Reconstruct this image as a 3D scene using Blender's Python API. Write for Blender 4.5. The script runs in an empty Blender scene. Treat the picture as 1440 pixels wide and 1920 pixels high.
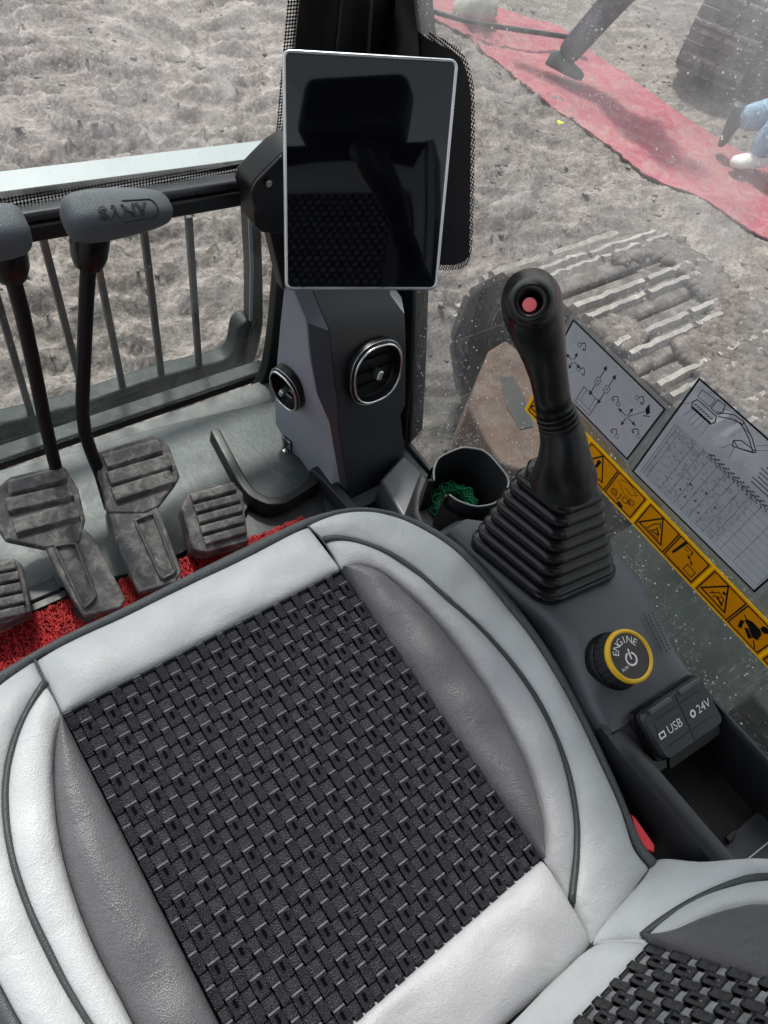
import bpy, math, random
import numpy as np
from mathutils import Vector, Matrix
random.seed(7); rng = np.random.default_rng(7)
SC = bpy.context.scene
COL = SC.collection
# ------------------------------------------------------------------ camera
FPX = 1443.0
def nrm(v):
    v = np.asarray(v, float); return v/np.linalg.norm(v)
_X = nrm([2404, -1159, FPX]); _D = np.array([-360, 1050, FPX]); _D = nrm(_D-_X*_D.dot(_X)); _Z = -_D; _Y = np.cross(_Z, _X)
RW = np.array([_X, _Y, _Z])                      # camera (x right, y down, z ahead) -> cab axes (x right, y ahead, z up)
EYE = np.array([0, 0, 1.20])
cam = bpy.data.cameras.new('camera'); camo = bpy.data.objects.new('camera', cam); COL.objects.link(camo)
m = Matrix.Identity(4)
for i in range(3):
    m[i][0] = RW[i][0]; m[i][1] = -RW[i][1]; m[i][2] = -RW[i][2]; m[i][3] = EYE[i]
camo.matrix_world = m
cam.sensor_fit = 'VERTICAL'; cam.sensor_height = 24; cam.sensor_width = 18; cam.lens = FPX/1920*24
cam.clip_start = 0.02; cam.clip_end = 2000
SC.camera = camo
# ------------------------------------------------------------------ sky, sun, exposure
wd = bpy.data.worlds.new('World'); SC.world = wd; wd.use_nodes = True
nt = wd.node_tree; nt.nodes.clear()
SUN_EL, SUN_AZ = math.radians(62), math.radians(12)      # azimuth clockwise from +y (ahead), towards +x
sky = nt.nodes.new('ShaderNodeTexSky'); sky.sky_type = 'NISHITA'; sky.sun_disc = False
sky.sun_elevation = SUN_EL; sky.sun_rotation = SUN_AZ; sky.air_density = 1.0; sky.dust_density = 3.0; sky.ozone_density = 1.0
hs = nt.nodes.new('ShaderNodeHueSaturation'); hs.inputs['Saturation'].default_value = 0.32
bg = nt.nodes.new('ShaderNodeBackground'); bg.inputs['Strength'].default_value = 0.15
wo = nt.nodes.new('ShaderNodeOutputWorld')
nt.links.new(sky.outputs[0], hs.inputs['Color']); nt.links.new(hs.outputs[0], bg.inputs[0]); nt.links.new(bg.outputs[0], wo.inputs[0])
sun = bpy.data.lights.new('sun', 'SUN'); sun.energy = 2.4; sun.angle = math.radians(5); sun.color = (1.0, 0.96, 0.9)
suno = bpy.data.objects.new('sun', sun); COL.objects.link(suno)
sd = Vector((math.sin(SUN_AZ)*math.cos(SUN_EL), math.cos(SUN_AZ)*math.cos(SUN_EL), math.sin(SUN_EL)))
suno.rotation_euler = sd.to_track_quat('Z', 'Y').to_euler(); suno.location = (20, 20, 30)
SC.view_settings.view_transform = 'Standard'; SC.view_settings.look = 'None'
SC.view_settings.exposure = 1.04; SC.view_settings.gamma = 1.0; SC.view_settings.use_curve_mapping = False
SC.render.engine = 'CYCLES'
SC.cycles.max_bounces = 7; SC.cycles.transparent_max_bounces = 12; SC.cycles.diffuse_bounces = 4; SC.cycles.glossy_bounces = 3
SC.cycles.caustics_reflective = False; SC.cycles.caustics_refractive = False

# ------------------------------------------------------------------ measured points: where a sight line meets a real plane
def ray(px, py): return RW @ np.array([px-720.0, py-960.0, FPX])/FPX
def onp(px, py, p0, n):
    r = ray(px, py); n = np.asarray(n, float); return EYE+r*(np.dot(np.asarray(p0, float)-EYE, n)/r.dot(n))
def onz(px, py, z): return onp(px, py, (0, 0, z), (0, 0, 1))
def onx(px, py, x): return onp(px, py, (x, 0, 0), (1, 0, 0))
def ony(px, py, y): return onp(px, py, (0, y, 0), (0, 1, 0))
def depth(p): return float(RW.T[2] @ (np.asarray(p)-EYE))
def rad(rpx, p): return rpx*depth(p)/FPX

# ------------------------------------------------------------------ objects
OFF = {}
def off(o): return OFF.get(o.name, np.zeros(3))
def thing(name, label, cat, loc, group=None):
    o = bpy.data.objects.new(name, None); COL.objects.link(o); o.location = [float(c) for c in loc]; o.empty_display_size = .05
    o['label'] = label; o['category'] = cat
    if group: o['group'] = group
    OFF[o.name] = np.array(loc, float); return o
def obj(name, geo, mat, parent=None, smooth=False, bevel=0, seg=2, label=None, cat=None, kind=None, group=None, sub=0, sharp=None, angle=35):
    V, F = geo[0], geo[1]
    V = np.asarray(V, float).reshape(-1, 3)
    if parent is not None: o0 = off(parent)
    else:
        o0 = (V.min(0)+V.max(0))/2; o0[2] = V[:, 2].min()
    me = bpy.data.meshes.new(name); me.from_pydata((V-o0).tolist(), [], [list(map(int, f)) for f in F]); me.update()
    o = bpy.data.objects.new(name, me); COL.objects.link(o)
    if mat is not None: me.materials.append(mat)
    if parent is not None: o.parent = parent
    else: o.location = o0.tolist()
    OFF[o.name] = o0
    if smooth or bevel: me.polygons.foreach_set('use_smooth', [True]*len(me.polygons))
    if sharp: me.set_sharp_from_angle(angle=math.radians(sharp))
    if bevel:
        b = o.modifiers.new('bevel', 'BEVEL'); b.width = bevel; b.segments = seg; b.limit_method = 'ANGLE'; b.angle_limit = math.radians(angle)
        w = o.modifiers.new('wn', 'WEIGHTED_NORMAL'); w.keep_sharp = False
    if sub:
        s = o.modifiers.new('sub', 'SUBSURF'); s.levels = sub; s.render_levels = sub
    if label: o['label'] = label
    if cat: o['category'] = cat
    if kind: o['kind'] = kind
    if group: o['group'] = group
    return o
def join(*gs):
    V, F, n = [], [], 0
    for g in gs:
        v = np.asarray(g[0], float).reshape(-1, 3); V.append(v); F += [[i+n for i in f] for f in g[1]]; n += len(v)
    return np.concatenate(V), F
def box(c, s, ax=None):
    ax = np.eye(3) if ax is None else np.asarray(ax, float); c = np.asarray(c, float)
    V = [c+ax[0]*s[0]/2*i+ax[1]*s[1]/2*j+ax[2]*s[2]/2*k for i in (-1, 1) for j in (-1, 1) for k in (-1, 1)]
    return V, [(0, 1, 3, 2), (4, 6, 7, 5), (0, 4, 5, 1), (2, 3, 7, 6), (0, 2, 6, 4), (1, 5, 7, 3)]
def prism(poly, d):
    P = [np.asarray(p, float) for p in poly]; d = np.asarray(d, float); n = len(P)
    return P+[p+d for p in P], [list(range(n))[::-1], list(range(n, 2*n))]+[[i, (i+1) % n, n+(i+1) % n, n+i] for i in range(n)]
def loft(rings, cap=(True, True), closed=True):
    n = len(rings[0]); V = [p for r in rings for p in r]; F = []
    for k in range(len(rings)-1):
        for i in range(n if closed else n-1):
            j = (i+1) % n; F.append([k*n+i, k*n+j, (k+1)*n+j, (k+1)*n+i])
    if cap[0]: F.append(list(range(n))[::-1])
    if cap[1]: F.append([(len(rings)-1)*n+i for i in range(n)])
    return V, F
def frames(path, closed=False):
    P = np.asarray(path, float); n = len(P)
    if closed: T = np.roll(P, -1, 0)-np.roll(P, 1, 0)
    else: T = np.gradient(P, axis=0)
    T /= np.linalg.norm(T, axis=1)[:, None]+1e-12
    a = np.array([0, 0, 1.]) if abs(T[0][2]) < .9 else np.array([1., 0, 0])
    N = [nrm(np.cross(T[0], a))]
    for k in range(1, n):
        v = N[-1]-T[k]*N[-1].dot(T[k]); N.append(nrm(v))
    N = np.array(N); return P, T, N, np.cross(T, N)
def tube(path, r, seg=10, closed=False, cap=True, sq=None):
    P, T, N, B = frames(path, closed); n = len(P); r = np.broadcast_to(np.asarray(r, float), (n,))
    sq = sq or (1, 1); rings = []
    for k in range(n):
        rings.append([P[k]+r[k]*(sq[0]*math.cos(a)*N[k]+sq[1]*math.sin(a)*B[k]) for a in np.arange(seg)*2*math.pi/seg])
    if closed:
        rings.append(rings[0]); return loft(rings, (False, False))
    return loft(rings, (cap, cap))
def resample(P, n):
    P = np.asarray(P, float); d = np.r_[0, np.cumsum(np.linalg.norm(np.diff(P, axis=0), axis=1))]
    t = np.linspace(0, d[-1], n); return np.stack([np.interp(t, d, P[:, i]) for i in range(P.shape[1])], 1)
def smooth(P, n, it=3, closed=False):
    P = np.asarray(P, float)
    for _ in range(it):
        if closed:
            Q = np.roll(P, -1, 0); P = np.stack([.75*P+.25*Q, .25*P+.75*Q], 1).reshape(-1, P.shape[1])
        else:
            a, b = P[:-1], P[1:]; M = np.stack([.75*a+.25*b, .25*a+.75*b], 1).reshape(-1, P.shape[1]); P = np.concatenate([P[:1], M[1:-1], P[-1:]])
    if closed: return resample(np.concatenate([P, P[:1]]), n+1)[:-1]
    return resample(P, n)
def grid(Pf, nu, nv):
    """Pf: array nu x nv x 3"""
    V = np.asarray(Pf).reshape(-1, 3); F = [[i*nv+j, (i+1)*nv+j, (i+1)*nv+j+1, i*nv+j+1] for i in range(nu-1) for j in range(nv-1)]
    return V, F
def vnoise(x, y, s, seed=0):
    r = np.random.default_rng(seed); G = r.random((256, 256))
    x = np.asarray(x)*s; y = np.asarray(y)*s; xi = np.floor(x).astype(int); yi = np.floor(y).astype(int); fx = x-xi; fy = y-yi
    fx = fx*fx*(3-2*fx); fy = fy*fy*(3-2*fy); g = lambda a, b: G[a % 256, b % 256]
    return (g(xi, yi)*(1-fx)+g(xi+1, yi)*fx)*(1-fy)+(g(xi, yi+1)*(1-fx)+g(xi+1, yi+1)*fx)*fy
def text_geo(s, size, o, u, v, n, lift=.0003, align='CENTER', bold=0):
    """letters as a flat mesh, laid with x along u and y along v"""
    c = bpy.data.curves.new('t', 'FONT'); c.body = s; c.size = size; c.align_x = align; c.align_y = 'CENTER'; c.resolution_u = 2; c.offset = bold
    t = bpy.data.objects.new('t', c); COL.objects.link(t); dg = bpy.context.evaluated_depsgraph_get(); dg.update()
    me = bpy.data.meshes.new_from_object(t.evaluated_get(dg)); V = np.array([w.co[:] for w in me.vertices]).reshape(-1, 3); F = [list(p.vertices) for p in me.polygons]
    bpy.data.objects.remove(t); bpy.data.curves.remove(c); bpy.data.meshes.remove(me)
    o, u, v, n = map(lambda a: np.asarray(a, float), (o, u, v, n))
    return [o+u*p[0]+v*p[1]+n*lift for p in V], F
def strokes(lines, w, fr, lift=.0004):
    """polylines in a sheet's own (u,v) metres drawn as thin printed strokes; fr = origin,u,v,n"""
    o, u, v, n = fr; V, F = [], []; k = 0
    for L in lines:
        ww = w
        if isinstance(L, tuple) and isinstance(L[0], (int, float)): ww, L = L
        L = [np.asarray(p, float) for p in L]
        for a, b in zip(L[:-1], L[1:]):
            d = b-a; l = np.linalg.norm(d)
            if l < 1e-7: continue
            d /= l; q = np.array([-d[1], d[0]])*ww/2; e = d*ww/2*.8
            k += 1
            for c in (a-e-q, b+e-q, b+e+q, a-e+q): V.append(o+u*c[0]+v*c[1]+n*(lift+(k % 7)*2e-6))
            F.append([len(V)-4, len(V)-3, len(V)-2, len(V)-1])
    return V, F
def fillp(polys, fr, lift=.0005):
    o, u, v, n = fr; V, F = [], []
    for P in polys:
        F.append(list(range(len(V), len(V)+len(P)))); V += [o+u*p[0]+v*p[1]+n*lift for p in P]
    return V, F
def circ(cx, cy, r, n=16, a0=0, a1=2*math.pi): return [(cx+r*math.cos(a), cy+r*math.sin(a)) for a in np.linspace(a0, a1, n)]

# ------------------------------------------------------------------ materials
def nodes(name):
    mt = bpy.data.materials.new(name); mt.use_nodes = True; t = mt.node_tree; t.nodes.clear()
    out = t.nodes.new('ShaderNodeOutputMaterial'); return mt, t, out
def N(t, k, **kw):
    n = t.nodes.new(k)
    for a, b in kw.items():
        if a in n.inputs.keys(): n.inputs[a].default_value = b
        else: setattr(n, a, b)
    return n
def ramp(t, fac, stops, interp='LINEAR'):
    r = t.nodes.new('ShaderNodeValToRGB'); r.color_ramp.interpolation = interp; e = r.color_ramp.elements
    while len(e) < len(stops): e.new(.5)
    for i, (p, c) in enumerate(stops):
        e[i].position = p; e[i].color = (*c, 1) if hasattr(c, '__len__') else (c, c, c, 1)
    t.links.new(fac, r.inputs[0]); return r.outputs[0]
def coords(t, scale=(1, 1, 1)):
    c = t.nodes.new('ShaderNodeTexCoord'); mp = t.nodes.new('ShaderNodeMapping'); mp.inputs['Scale'].default_value = scale
    t.links.new(c.outputs['Object'], mp.inputs[0]); return mp.outputs[0]
def noise(t, co, s, d=4, r=.55, dist=0):
    n = N(t, 'ShaderNodeTexNoise', Scale=s, Detail=d, Roughness=r, Distortion=dist); t.links.new(co, n.inputs['Vector']); return n.outputs['Fac']
def voro(t, co, s, feat='F1', rnd=1):
    n = N(t, 'ShaderNodeTexVoronoi', Scale=s, Randomness=rnd); n.feature = feat; t.links.new(co, n.inputs['Vector']); return n.outputs['Distance']
def mix(t, f, a, b):
    m_ = t.nodes.new('ShaderNodeMix'); m_.data_type = 'RGBA'
    for s, v in ((0, f), (6, a), (7, b)):
        if hasattr(v, 'links') or isinstance(v, bpy.types.NodeSocket): t.links.new(v, m_.inputs[s])
        else: m_.inputs[s].default_value = v if s == 0 else (*v, 1)
    return m_.outputs[2]
def bump(t, h, strength, dist, nrm_=None):
    b = N(t, 'ShaderNodeBump', Strength=strength, Distance=dist); t.links.new(h, b.inputs['Height'])
    if nrm_ is not None: t.links.new(nrm_, b.inputs['Normal'])
    return b.outputs[0]
def simple(name, col, rough=.5, metal=0, var=.12, vs=9, grain=None, dust=None, spec=.5, coat=0, rvar=.1):
    """painted / moulded surface: base colour with slight mottling, optional fine grain (scale, strength, dist) and dust (colour, amount, scale)"""
    mt, t, out = nodes(name); p = N(t, 'ShaderNodeBsdfPrincipled', Metallic=metal); co = coords(t)
    p.inputs['Specular IOR Level'].default_value = spec; p.inputs['Coat Weight'].default_value = coat
    n1 = noise(t, co, vs, 5, .6); c = np.array(col)
    base = ramp(t, n1, [(.3, tuple(c*(1-var))), (.7, tuple(c*(1+var)))])
    rr = ramp(t, noise(t, co, vs*3, 5, .7), [(.3, max(rough-rvar, .02)), (.7, rough+rvar)])
    if dust:
        dc, da, ds = dust; dn = ramp(t, noise(t, co, ds, 9, .72, .6), [(.62-da*.5, 0.), (.78-da*.3, 1.)])
        fine = ramp(t, noise(t, co, ds*14, 4, .7), [(.3, .35), (.6, 1.)])
        ml = N(t, 'ShaderNodeMath', operation='MULTIPLY'); t.links.new(dn, ml.inputs[0]); t.links.new(fine, ml.inputs[1])
        base = mix(t, ml.outputs[0], base, dc); rr = mix(t, ml.outputs[0], rr, (.85,)*3)
    t.links.new(base, p.inputs['Base Color']); t.links.new(rr, p.inputs['Roughness'])
    nn = None
    if grain: nn = bump(t, voro(t, co, grain[0], 'F1'), grain[1], grain[2])
    if dust and nn is None: nn = bump(t, noise(t, co, dust[2]*6, 6, .7), .35, .002)
    if nn is not None: t.links.new(nn, p.inputs['Normal'])
    t.links.new(p.outputs[0], out.inputs[0]); return mt
def leather(name, col, rough=.42, gs=640, gst=.26, wr=.35):
    mt, t, out = nodes(name); p = N(t, 'ShaderNodeBsdfPrincipled'); co = coords(t); c = np.array(col)
    base = ramp(t, noise(t, co, 14, 5, .6), [(.3, tuple(c*.93)), (.7, tuple(c*1.05))])
    v = voro(t, co, gs, 'F1'); pore = ramp(t, v, [(.0, 1.), (.75, 0.)])
    base = mix(t, .03, base, pore); t.links.new(base, p.inputs['Base Color'])
    t.links.new(ramp(t, noise(t, co, 60, 4, .6), [(.3, rough-.06), (.7, rough+.10)]), p.inputs['Roughness'])
    b1 = bump(t, noise(t, co, 26, 3, .5, .8), wr, .006); b2 = bump(t, v, gst, .0012, b1)
    b3 = bump(t, noise(t, co, gs*.5, 4, .6), .2, .0008, b2)
    t.links.new(b3, p.inputs['Normal']); t.links.new(p.outputs[0], out.inputs[0]); return mt
def glass(name, tint, veil, vcol, specks, scratch=.3, refl=1.0, sc=1.0, lowk=1.0):
    """thin pane: clear with a mirror coat, plus a film of dust and painted haze (veil), dust specks and wiped streaks"""
    mt, t, out = nodes(name); co = coords(t)
    tr = N(t, 'ShaderNodeBsdfTransparent', Color=(*tint, 1)); gl = N(t, 'ShaderNodeBsdfGlossy', Color=(1, 1, 1, 1), Roughness=.02)
    fr = N(t, 'ShaderNodeFresnel', IOR=1.45); fm = N(t, 'ShaderNodeMath', operation='MULTIPLY'); t.links.new(fr.outputs[0], fm.inputs[0]); fm.inputs[1].default_value = refl
    m1 = N(t, 'ShaderNodeMixShader'); t.links.new(fm.outputs[0], m1.inputs[0]); t.links.new(tr.outputs[0], m1.inputs[1]); t.links.new(gl.outputs[0], m1.inputs[2])
    df = N(t, 'ShaderNodeBsdfDiffuse', Color=(*vcol, 1)); tl = N(t, 'ShaderNodeBsdfTranslucent', Color=(*vcol, 1)); dm = N(t, 'ShaderNodeMixShader'); dm.inputs[0].default_value = .6
    t.links.new(df.outputs[0], dm.inputs[1]); t.links.new(tl.outputs[0], dm.inputs[2])
    film = ramp(t, noise(t, coords(t, (1, 1, .45)), 4.2*sc, 8, .66, 2.2), [(.36, veil*.35), (.66, veil*2.0)])
    sx = t.nodes.new('ShaderNodeSeparateXYZ'); t.links.new(co, sx.inputs[0]); mr = N(t, 'ShaderNodeMapRange'); t.links.new(sx.outputs[2], mr.inputs[0])  # veil grows with height: window haze put into the film
    for k_, v_ in ((1, .35), (2, .95), (3, lowk), (4, 2.6 if lowk < 1 else 1.4)): mr.inputs[k_].default_value = v_
    fm2 = N(t, 'ShaderNodeMath', operation='MULTIPLY'); t.links.new(film, fm2.inputs[0]); t.links.new(mr.outputs[0], fm2.inputs[1]); film = fm2.outputs[0]
    cs = coords(t, (1, .35, 1)); sp = voro(t, cs, 260*sc, 'F1'); spm = ramp(t, sp, [(.10, 1.), (.22, 0.)])
    gate = ramp(t, noise(t, co, 9*sc, 5, .7), [(.42, 0.), (.68, specks)])
    gate2 = ramp(t, voro(t, co, 61*sc), [(.06, specks*1.2), (.10, 0.)])
    a = N(t, 'ShaderNodeMath', operation='MULTIPLY'); t.links.new(spm, a.inputs[0]); t.links.new(gate, a.inputs[1])
    c2 = coords(t, (1, 1, .12)); st = ramp(t, noise(t, c2, 120*sc, 3, .6, 1.5), [(.62, 0.), (.8, scratch)])
    ad = N(t, 'ShaderNodeMath', operation='ADD'); t.links.new(a.outputs[0], ad.inputs[0]); t.links.new(st, ad.inputs[1])
    ad3 = N(t, 'ShaderNodeMath', operation='ADD'); t.links.new(ad.outputs[0], ad3.inputs[0]); t.links.new(gate2, ad3.inputs[1])
    ad2 = N(t, 'ShaderNodeMath', operation='ADD', use_clamp=True); t.links.new(ad3.outputs[0], ad2.inputs[0]); t.links.new(film, ad2.inputs[1])
    m2 = N(t, 'ShaderNodeMixShader'); t.links.new(ad2.outputs[0], m2.inputs[0]); t.links.new(m1.outputs[0], m2.inputs[1]); t.links.new(dm.outputs[0], m2.inputs[2])
    t.links.new(m2.outputs[0], out.inputs[0]); return mt
def dotprint(name, col, du, dv, s):
    """black ceramic dots printed on clear glass (frit edge): dots on a diagonal lattice in the plane du,dv"""
    mt, t, out = nodes(name); c = t.nodes.new('ShaderNodeTexCoord')
    def coord(d, k):
        v = N(t, 'ShaderNodeVectorMath', operation='DOT_PRODUCT'); t.links.new(c.outputs['Object'], v.inputs[0]); v.inputs[1].default_value = tuple(np.asarray(d, float)*k); return v.outputs['Value']
    def wave(x):
        s_ = N(t, 'ShaderNodeMath', operation='SINE'); t.links.new(x, s_.inputs[0]); return s_.outputs[0]
    a = wave(coord(np.asarray(du)+np.asarray(dv), math.pi/s*.7)); b = wave(coord(np.asarray(du)-np.asarray(dv), math.pi/s*.7))
    ml = N(t, 'ShaderNodeMath', operation='MULTIPLY'); t.links.new(a, ml.inputs[0]); t.links.new(b, ml.inputs[1])
    g = N(t, 'ShaderNodeMath', operation='GREATER_THAN'); t.links.new(ml.outputs[0], g.inputs[0]); g.inputs[1].default_value = -.1
    tr = N(t, 'ShaderNodeBsdfTransparent'); p = N(t, 'ShaderNodeBsdfPrincipled', Roughness=.4); p.inputs['Base Color'].default_value = (*col, 1)
    mx = N(t, 'ShaderNodeMixShader'); t.links.new(g.outputs[0], mx.inputs[0]); t.links.new(tr.outputs[0], mx.inputs[1]); t.links.new(p.outputs[0], mx.inputs[2])
    t.links.new(mx.outputs[0], out.inputs[0]); return mt

M = {}
M['silver'] = leather('silver_leather', (.485, .505, .51), .50)
M['silver2'] = leather('silver_leather_lilac', (.40, .405, .42), .48)
M['bolster'] = leather('grey_leather', (.094, .093, .101), .44, 760, .3)
M['binding'] = leather('binding_tape', (.075, .085, .09), .5, 700, .5, .2)
M['rim_grey'] = simple('grey_rim', (.30, .32, .32), .4)
M['piping'] = simple('piping', (.035, .045, .045), .45, grain=(900, .3, .0006))
M['strap'] = simple('woven_strap', (.026, .026, .034), .33, var=.35, vs=260, grain=(1050, 1.0, .0022), rvar=.08)
M['knit'] = simple('knit_strap', (.055, .055, .066), .5, var=.5, vs=700, grain=(900, 1.0, .003), rvar=.1)
M['strap_back'] = simple('glossy_woven_strap', (.02, .02, .022), .3, var=.3, vs=30, grain=(1300, .6, .0008))
M['knit_back'] = simple('sheen_knit_strap', (.30, .30, .31), .55, var=.4, vs=60, grain=(1000, 1.0, .0012))  # knit made pale, sheen of the backrest weave put into its colour
M['loop'] = simple('highlight_loop', (.085, .085, .10), .45, var=.4, vs=300, grain=(1500, .5, .0006))  # paled so the front highlight on strap ends sits in the colour
M['under'] = simple('backing_cloth', (.003, .003, .004), .95, spec=.02)
M['plastic'] = simple('console_plastic', (.064, .068, .076), .42, var=.08, dust=((.15, .15, .155), .02, 30), grain=(750, .25, .0005), rvar=.05)
M['plastic_d'] = simple('dark_plastic', (.018, .019, .022), .45, var=.08, grain=(800, .25, .0005), rvar=.06)
M['plastic_b'] = simple('black_plastic', (.005, .005, .006), .38, var=.08, rvar=.05, spec=.3)
M['column'] = simple('column_plastic', (.31, .33, .37), .42, var=.05, grain=(900, .2, .0004), rvar=.05)
M['column_d'] = simple('column_dark_plastic', (.022, .023, .027), .40, var=.06, grain=(800, .2, .0005), rvar=.05)
M['rubber'] = simple('boot_rubber', (.005, .0052, .0056), .24, var=.12, vs=20, rvar=.04, spec=.45)
M['grip'] = simple('grip_rubber', (.0045, .0052, .0052), .30, var=.1, grain=(900, .12, .0003), rvar=.05, spec=.36)
M['lever_grip'] = simple('lever_grip_plastic', (.075, .088, .10), .42, var=.06, grain=(900, .6, .0008), rvar=.05)
M['chrome'] = simple('bright_trim', (.75, .76, .78), .22, 1, var=.04)
M['alu'] = simple('aluminium_rim', (.62, .65, .67), .33, 1, var=.04)
M['blackmetal'] = simple('black_rod', (.007, .007, .008), .45, .0, var=.1, spec=.22)
M['seal'] = simple('rubber_seal', (.006, .007, .007), .45, var=.1)
M['crossbar'] = simple('crossbar_metal', (.03, .032, .036), .3, var=.1, rvar=.08)
M['floorplate'] = simple('floor_plate', (.042, .052, .058), .42, var=.07, vs=5, spec=.35, dust=((.13, .13, .125), .16, 14), rvar=.08)
M['floordark'] = simple('floor_dark', (.045, .05, .054), .5, var=.15, dust=((.2, .2, .2), .2, 10))
M['pedal'] = simple('dusty_pedal_rubber', (.048, .047, .050), .6, var=.3, vs=22, dust=((.27, .25, .235), .34, 42))
M['pedal_edge'] = simple('pedal_rubber_edge', (.06, .06, .06), .5, var=.2, vs=16, dust=((.26, .25, .25), .16, 26))
M['guard'] = simple('guard_steel', (.010, .015, .017), .55, var=.2, vs=12, spec=.3, dust=((.045, .05, .048), .22, 9))
M['guard_bar'] = simple('guard_bar_paint', (.030, .027, .026), .6, var=.25, vs=22)
M['guard_top'] = simple('skylit_guard_rail', (.24, .275, .285), .4, var=.05, vs=5)  # pale tone puts sky light on the upward rail into the colour
M['redmat'] = simple('red_coil_vinyl', (.48, .014, .018), .5, var=.25, vs=40)
M['redmat_dirty'] = simple('red_mat_backing', (.35, .02, .02), .7, var=.4, vs=22, dust=((.10, .08, .06), .25, 24))
M['red'] = simple('red_plastic', (.75, .03, .05), .35)
M['redbtn'] = simple('red_button', (.85, .16, .18), .4)
M['green'] = simple('green_cord', (.0, .19, .07), .35, var=.2)
M['yellow'] = simple('yellow_ring', (.80, .48, .01), .35, var=.04)
M['knobface'] = simple('knob_face', (.035, .026, .024), .35)
M['white'] = simple('white_print', (.75, .75, .75), .5, var=.02)
M['ink'] = simple('black_ink', (.008, .008, .010), .5, var=.02)
M['ink_thin'] = simple('grey_ink', (.05, .05, .065), .5, var=.02)
def backlit(name, col, tr_=.55):
    mt, t, out = nodes(name); p = N(t, 'ShaderNodeBsdfPrincipled', Roughness=.4); p.inputs['Base Color'].default_value = (*col, 1); tl = N(t, 'ShaderNodeBsdfTranslucent', Color=(*col, 1))
    a = N(t, 'ShaderNodeMixShader'); a.inputs[0].default_value = tr_; t.links.new(p.outputs[0], a.inputs[1]); t.links.new(tl.outputs[0], a.inputs[2]); t.links.new(a.outputs[0], out.inputs[0]); return mt
M['sticker'] = backlit('yellow_sticker', (.95, .72, .018), .66)
M['steel'] = simple('worn_steel', (.42, .40, .39), .45, .5, var=.2, vs=30)
M['screw'] = simple('screw_steel', (.35, .35, .36), .35, 1)
# ================================================================== OUTSIDE: ground
GZ = -1.10
Z3b = np.array([0, 0, 1.])
def ground_h(x, y):
    h = (vnoise(x, y, 1.1, 1)-.5)*.10+(vnoise(x+3, y, 2.9, 2)-.5)*.07
    a = .35; xr = x*math.cos(a)-y*math.sin(a); yr = x*math.sin(a)+y*math.cos(a)
    wx = xr+(vnoise(x, y, 3.1, 9)-.5)*.35; wy = yr+(vnoise(x, y, 2.7, 10)-.5)*.35
    r1 = 1-np.abs(vnoise(wx*.55, wy*1.6, 5.3, 3)*2-1); r2 = 1-np.abs(vnoise(wx*.7, wy*1.5, 12.0, 4)*2-1); r3 = 1-np.abs(vnoise(wx, wy*1.2, 27, 5)*2-1)
    rough = .26+.74*np.clip((3.6-x+y*.5)/2.2, 0, 1)          # churned in front of the machine, flatter by the carpet
    return h+rough*(r1**2*.070+r2**2*.042+r3*.018)+(vnoise(x, y, 55, 6)-.5)*.008*rough-.05
def soil_mat():
    mt, t, out = nodes('soil'); p = N(t, 'ShaderNodeBsdfPrincipled'); co = coords(t)
    big = ramp(t, noise(t, co, .55, 5, .6, .4), [(.38, (.088, .068, .062)), (.50, (.130, .108, .100)), (.64, (.205, .170, .142))])
    mp2 = N(t, 'ShaderNodeMapping'); mp2.inputs['Scale'].default_value = (.65, 1.55, 1); mp2.inputs['Rotation'].default_value = (0, 0, .35); t.links.new(co, mp2.inputs[0]); mid = noise(t, mp2.outputs[0], 6.5, 12, .80, .35); c = mix(t, .62, big, ramp(t, mid, [(.42, (.020, .016, .0145)), (.50, (.088, .071, .065)), (.58, (.37, .33, .315))]))
    fine = ramp(t, noise(t, co, 42, 6, .78), [(.42, (.046, .036, .033)), (.58, (.31, .27, .255))]); c = mix(t, .36, c, fine)
    dr = ramp(t, noise(t, co, 2.2, 7, .7, 1.5), [(.62, 0.), (.73, .75)]); c = mix(t, dr, c, (.33, .30, .29))
    # painted shade in the soil by the track, for a dark reflected zone
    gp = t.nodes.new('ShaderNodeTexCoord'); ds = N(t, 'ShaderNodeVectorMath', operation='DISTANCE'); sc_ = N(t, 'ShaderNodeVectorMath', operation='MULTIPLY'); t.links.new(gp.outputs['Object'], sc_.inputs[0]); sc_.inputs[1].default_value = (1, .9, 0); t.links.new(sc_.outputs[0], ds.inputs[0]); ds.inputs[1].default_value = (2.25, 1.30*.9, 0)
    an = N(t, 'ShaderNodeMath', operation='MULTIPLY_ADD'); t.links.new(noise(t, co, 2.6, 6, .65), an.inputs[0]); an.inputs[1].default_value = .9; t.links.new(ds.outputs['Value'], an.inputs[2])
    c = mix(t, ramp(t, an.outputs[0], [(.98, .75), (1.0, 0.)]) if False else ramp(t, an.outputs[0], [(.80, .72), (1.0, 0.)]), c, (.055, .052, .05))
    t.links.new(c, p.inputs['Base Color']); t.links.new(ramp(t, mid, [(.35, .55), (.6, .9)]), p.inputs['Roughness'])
    b = bump(t, noise(t, co, 18, 9, .72, .5), .7, .022); b2 = bump(t, noise(t, co, 70, 4, .7), .5, .005, b); t.links.new(b2, p.inputs['Normal'])
    t.links.new(p.outputs[0], out.inputs[0]); return mt
M['soil'] = soil_mat()
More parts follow.
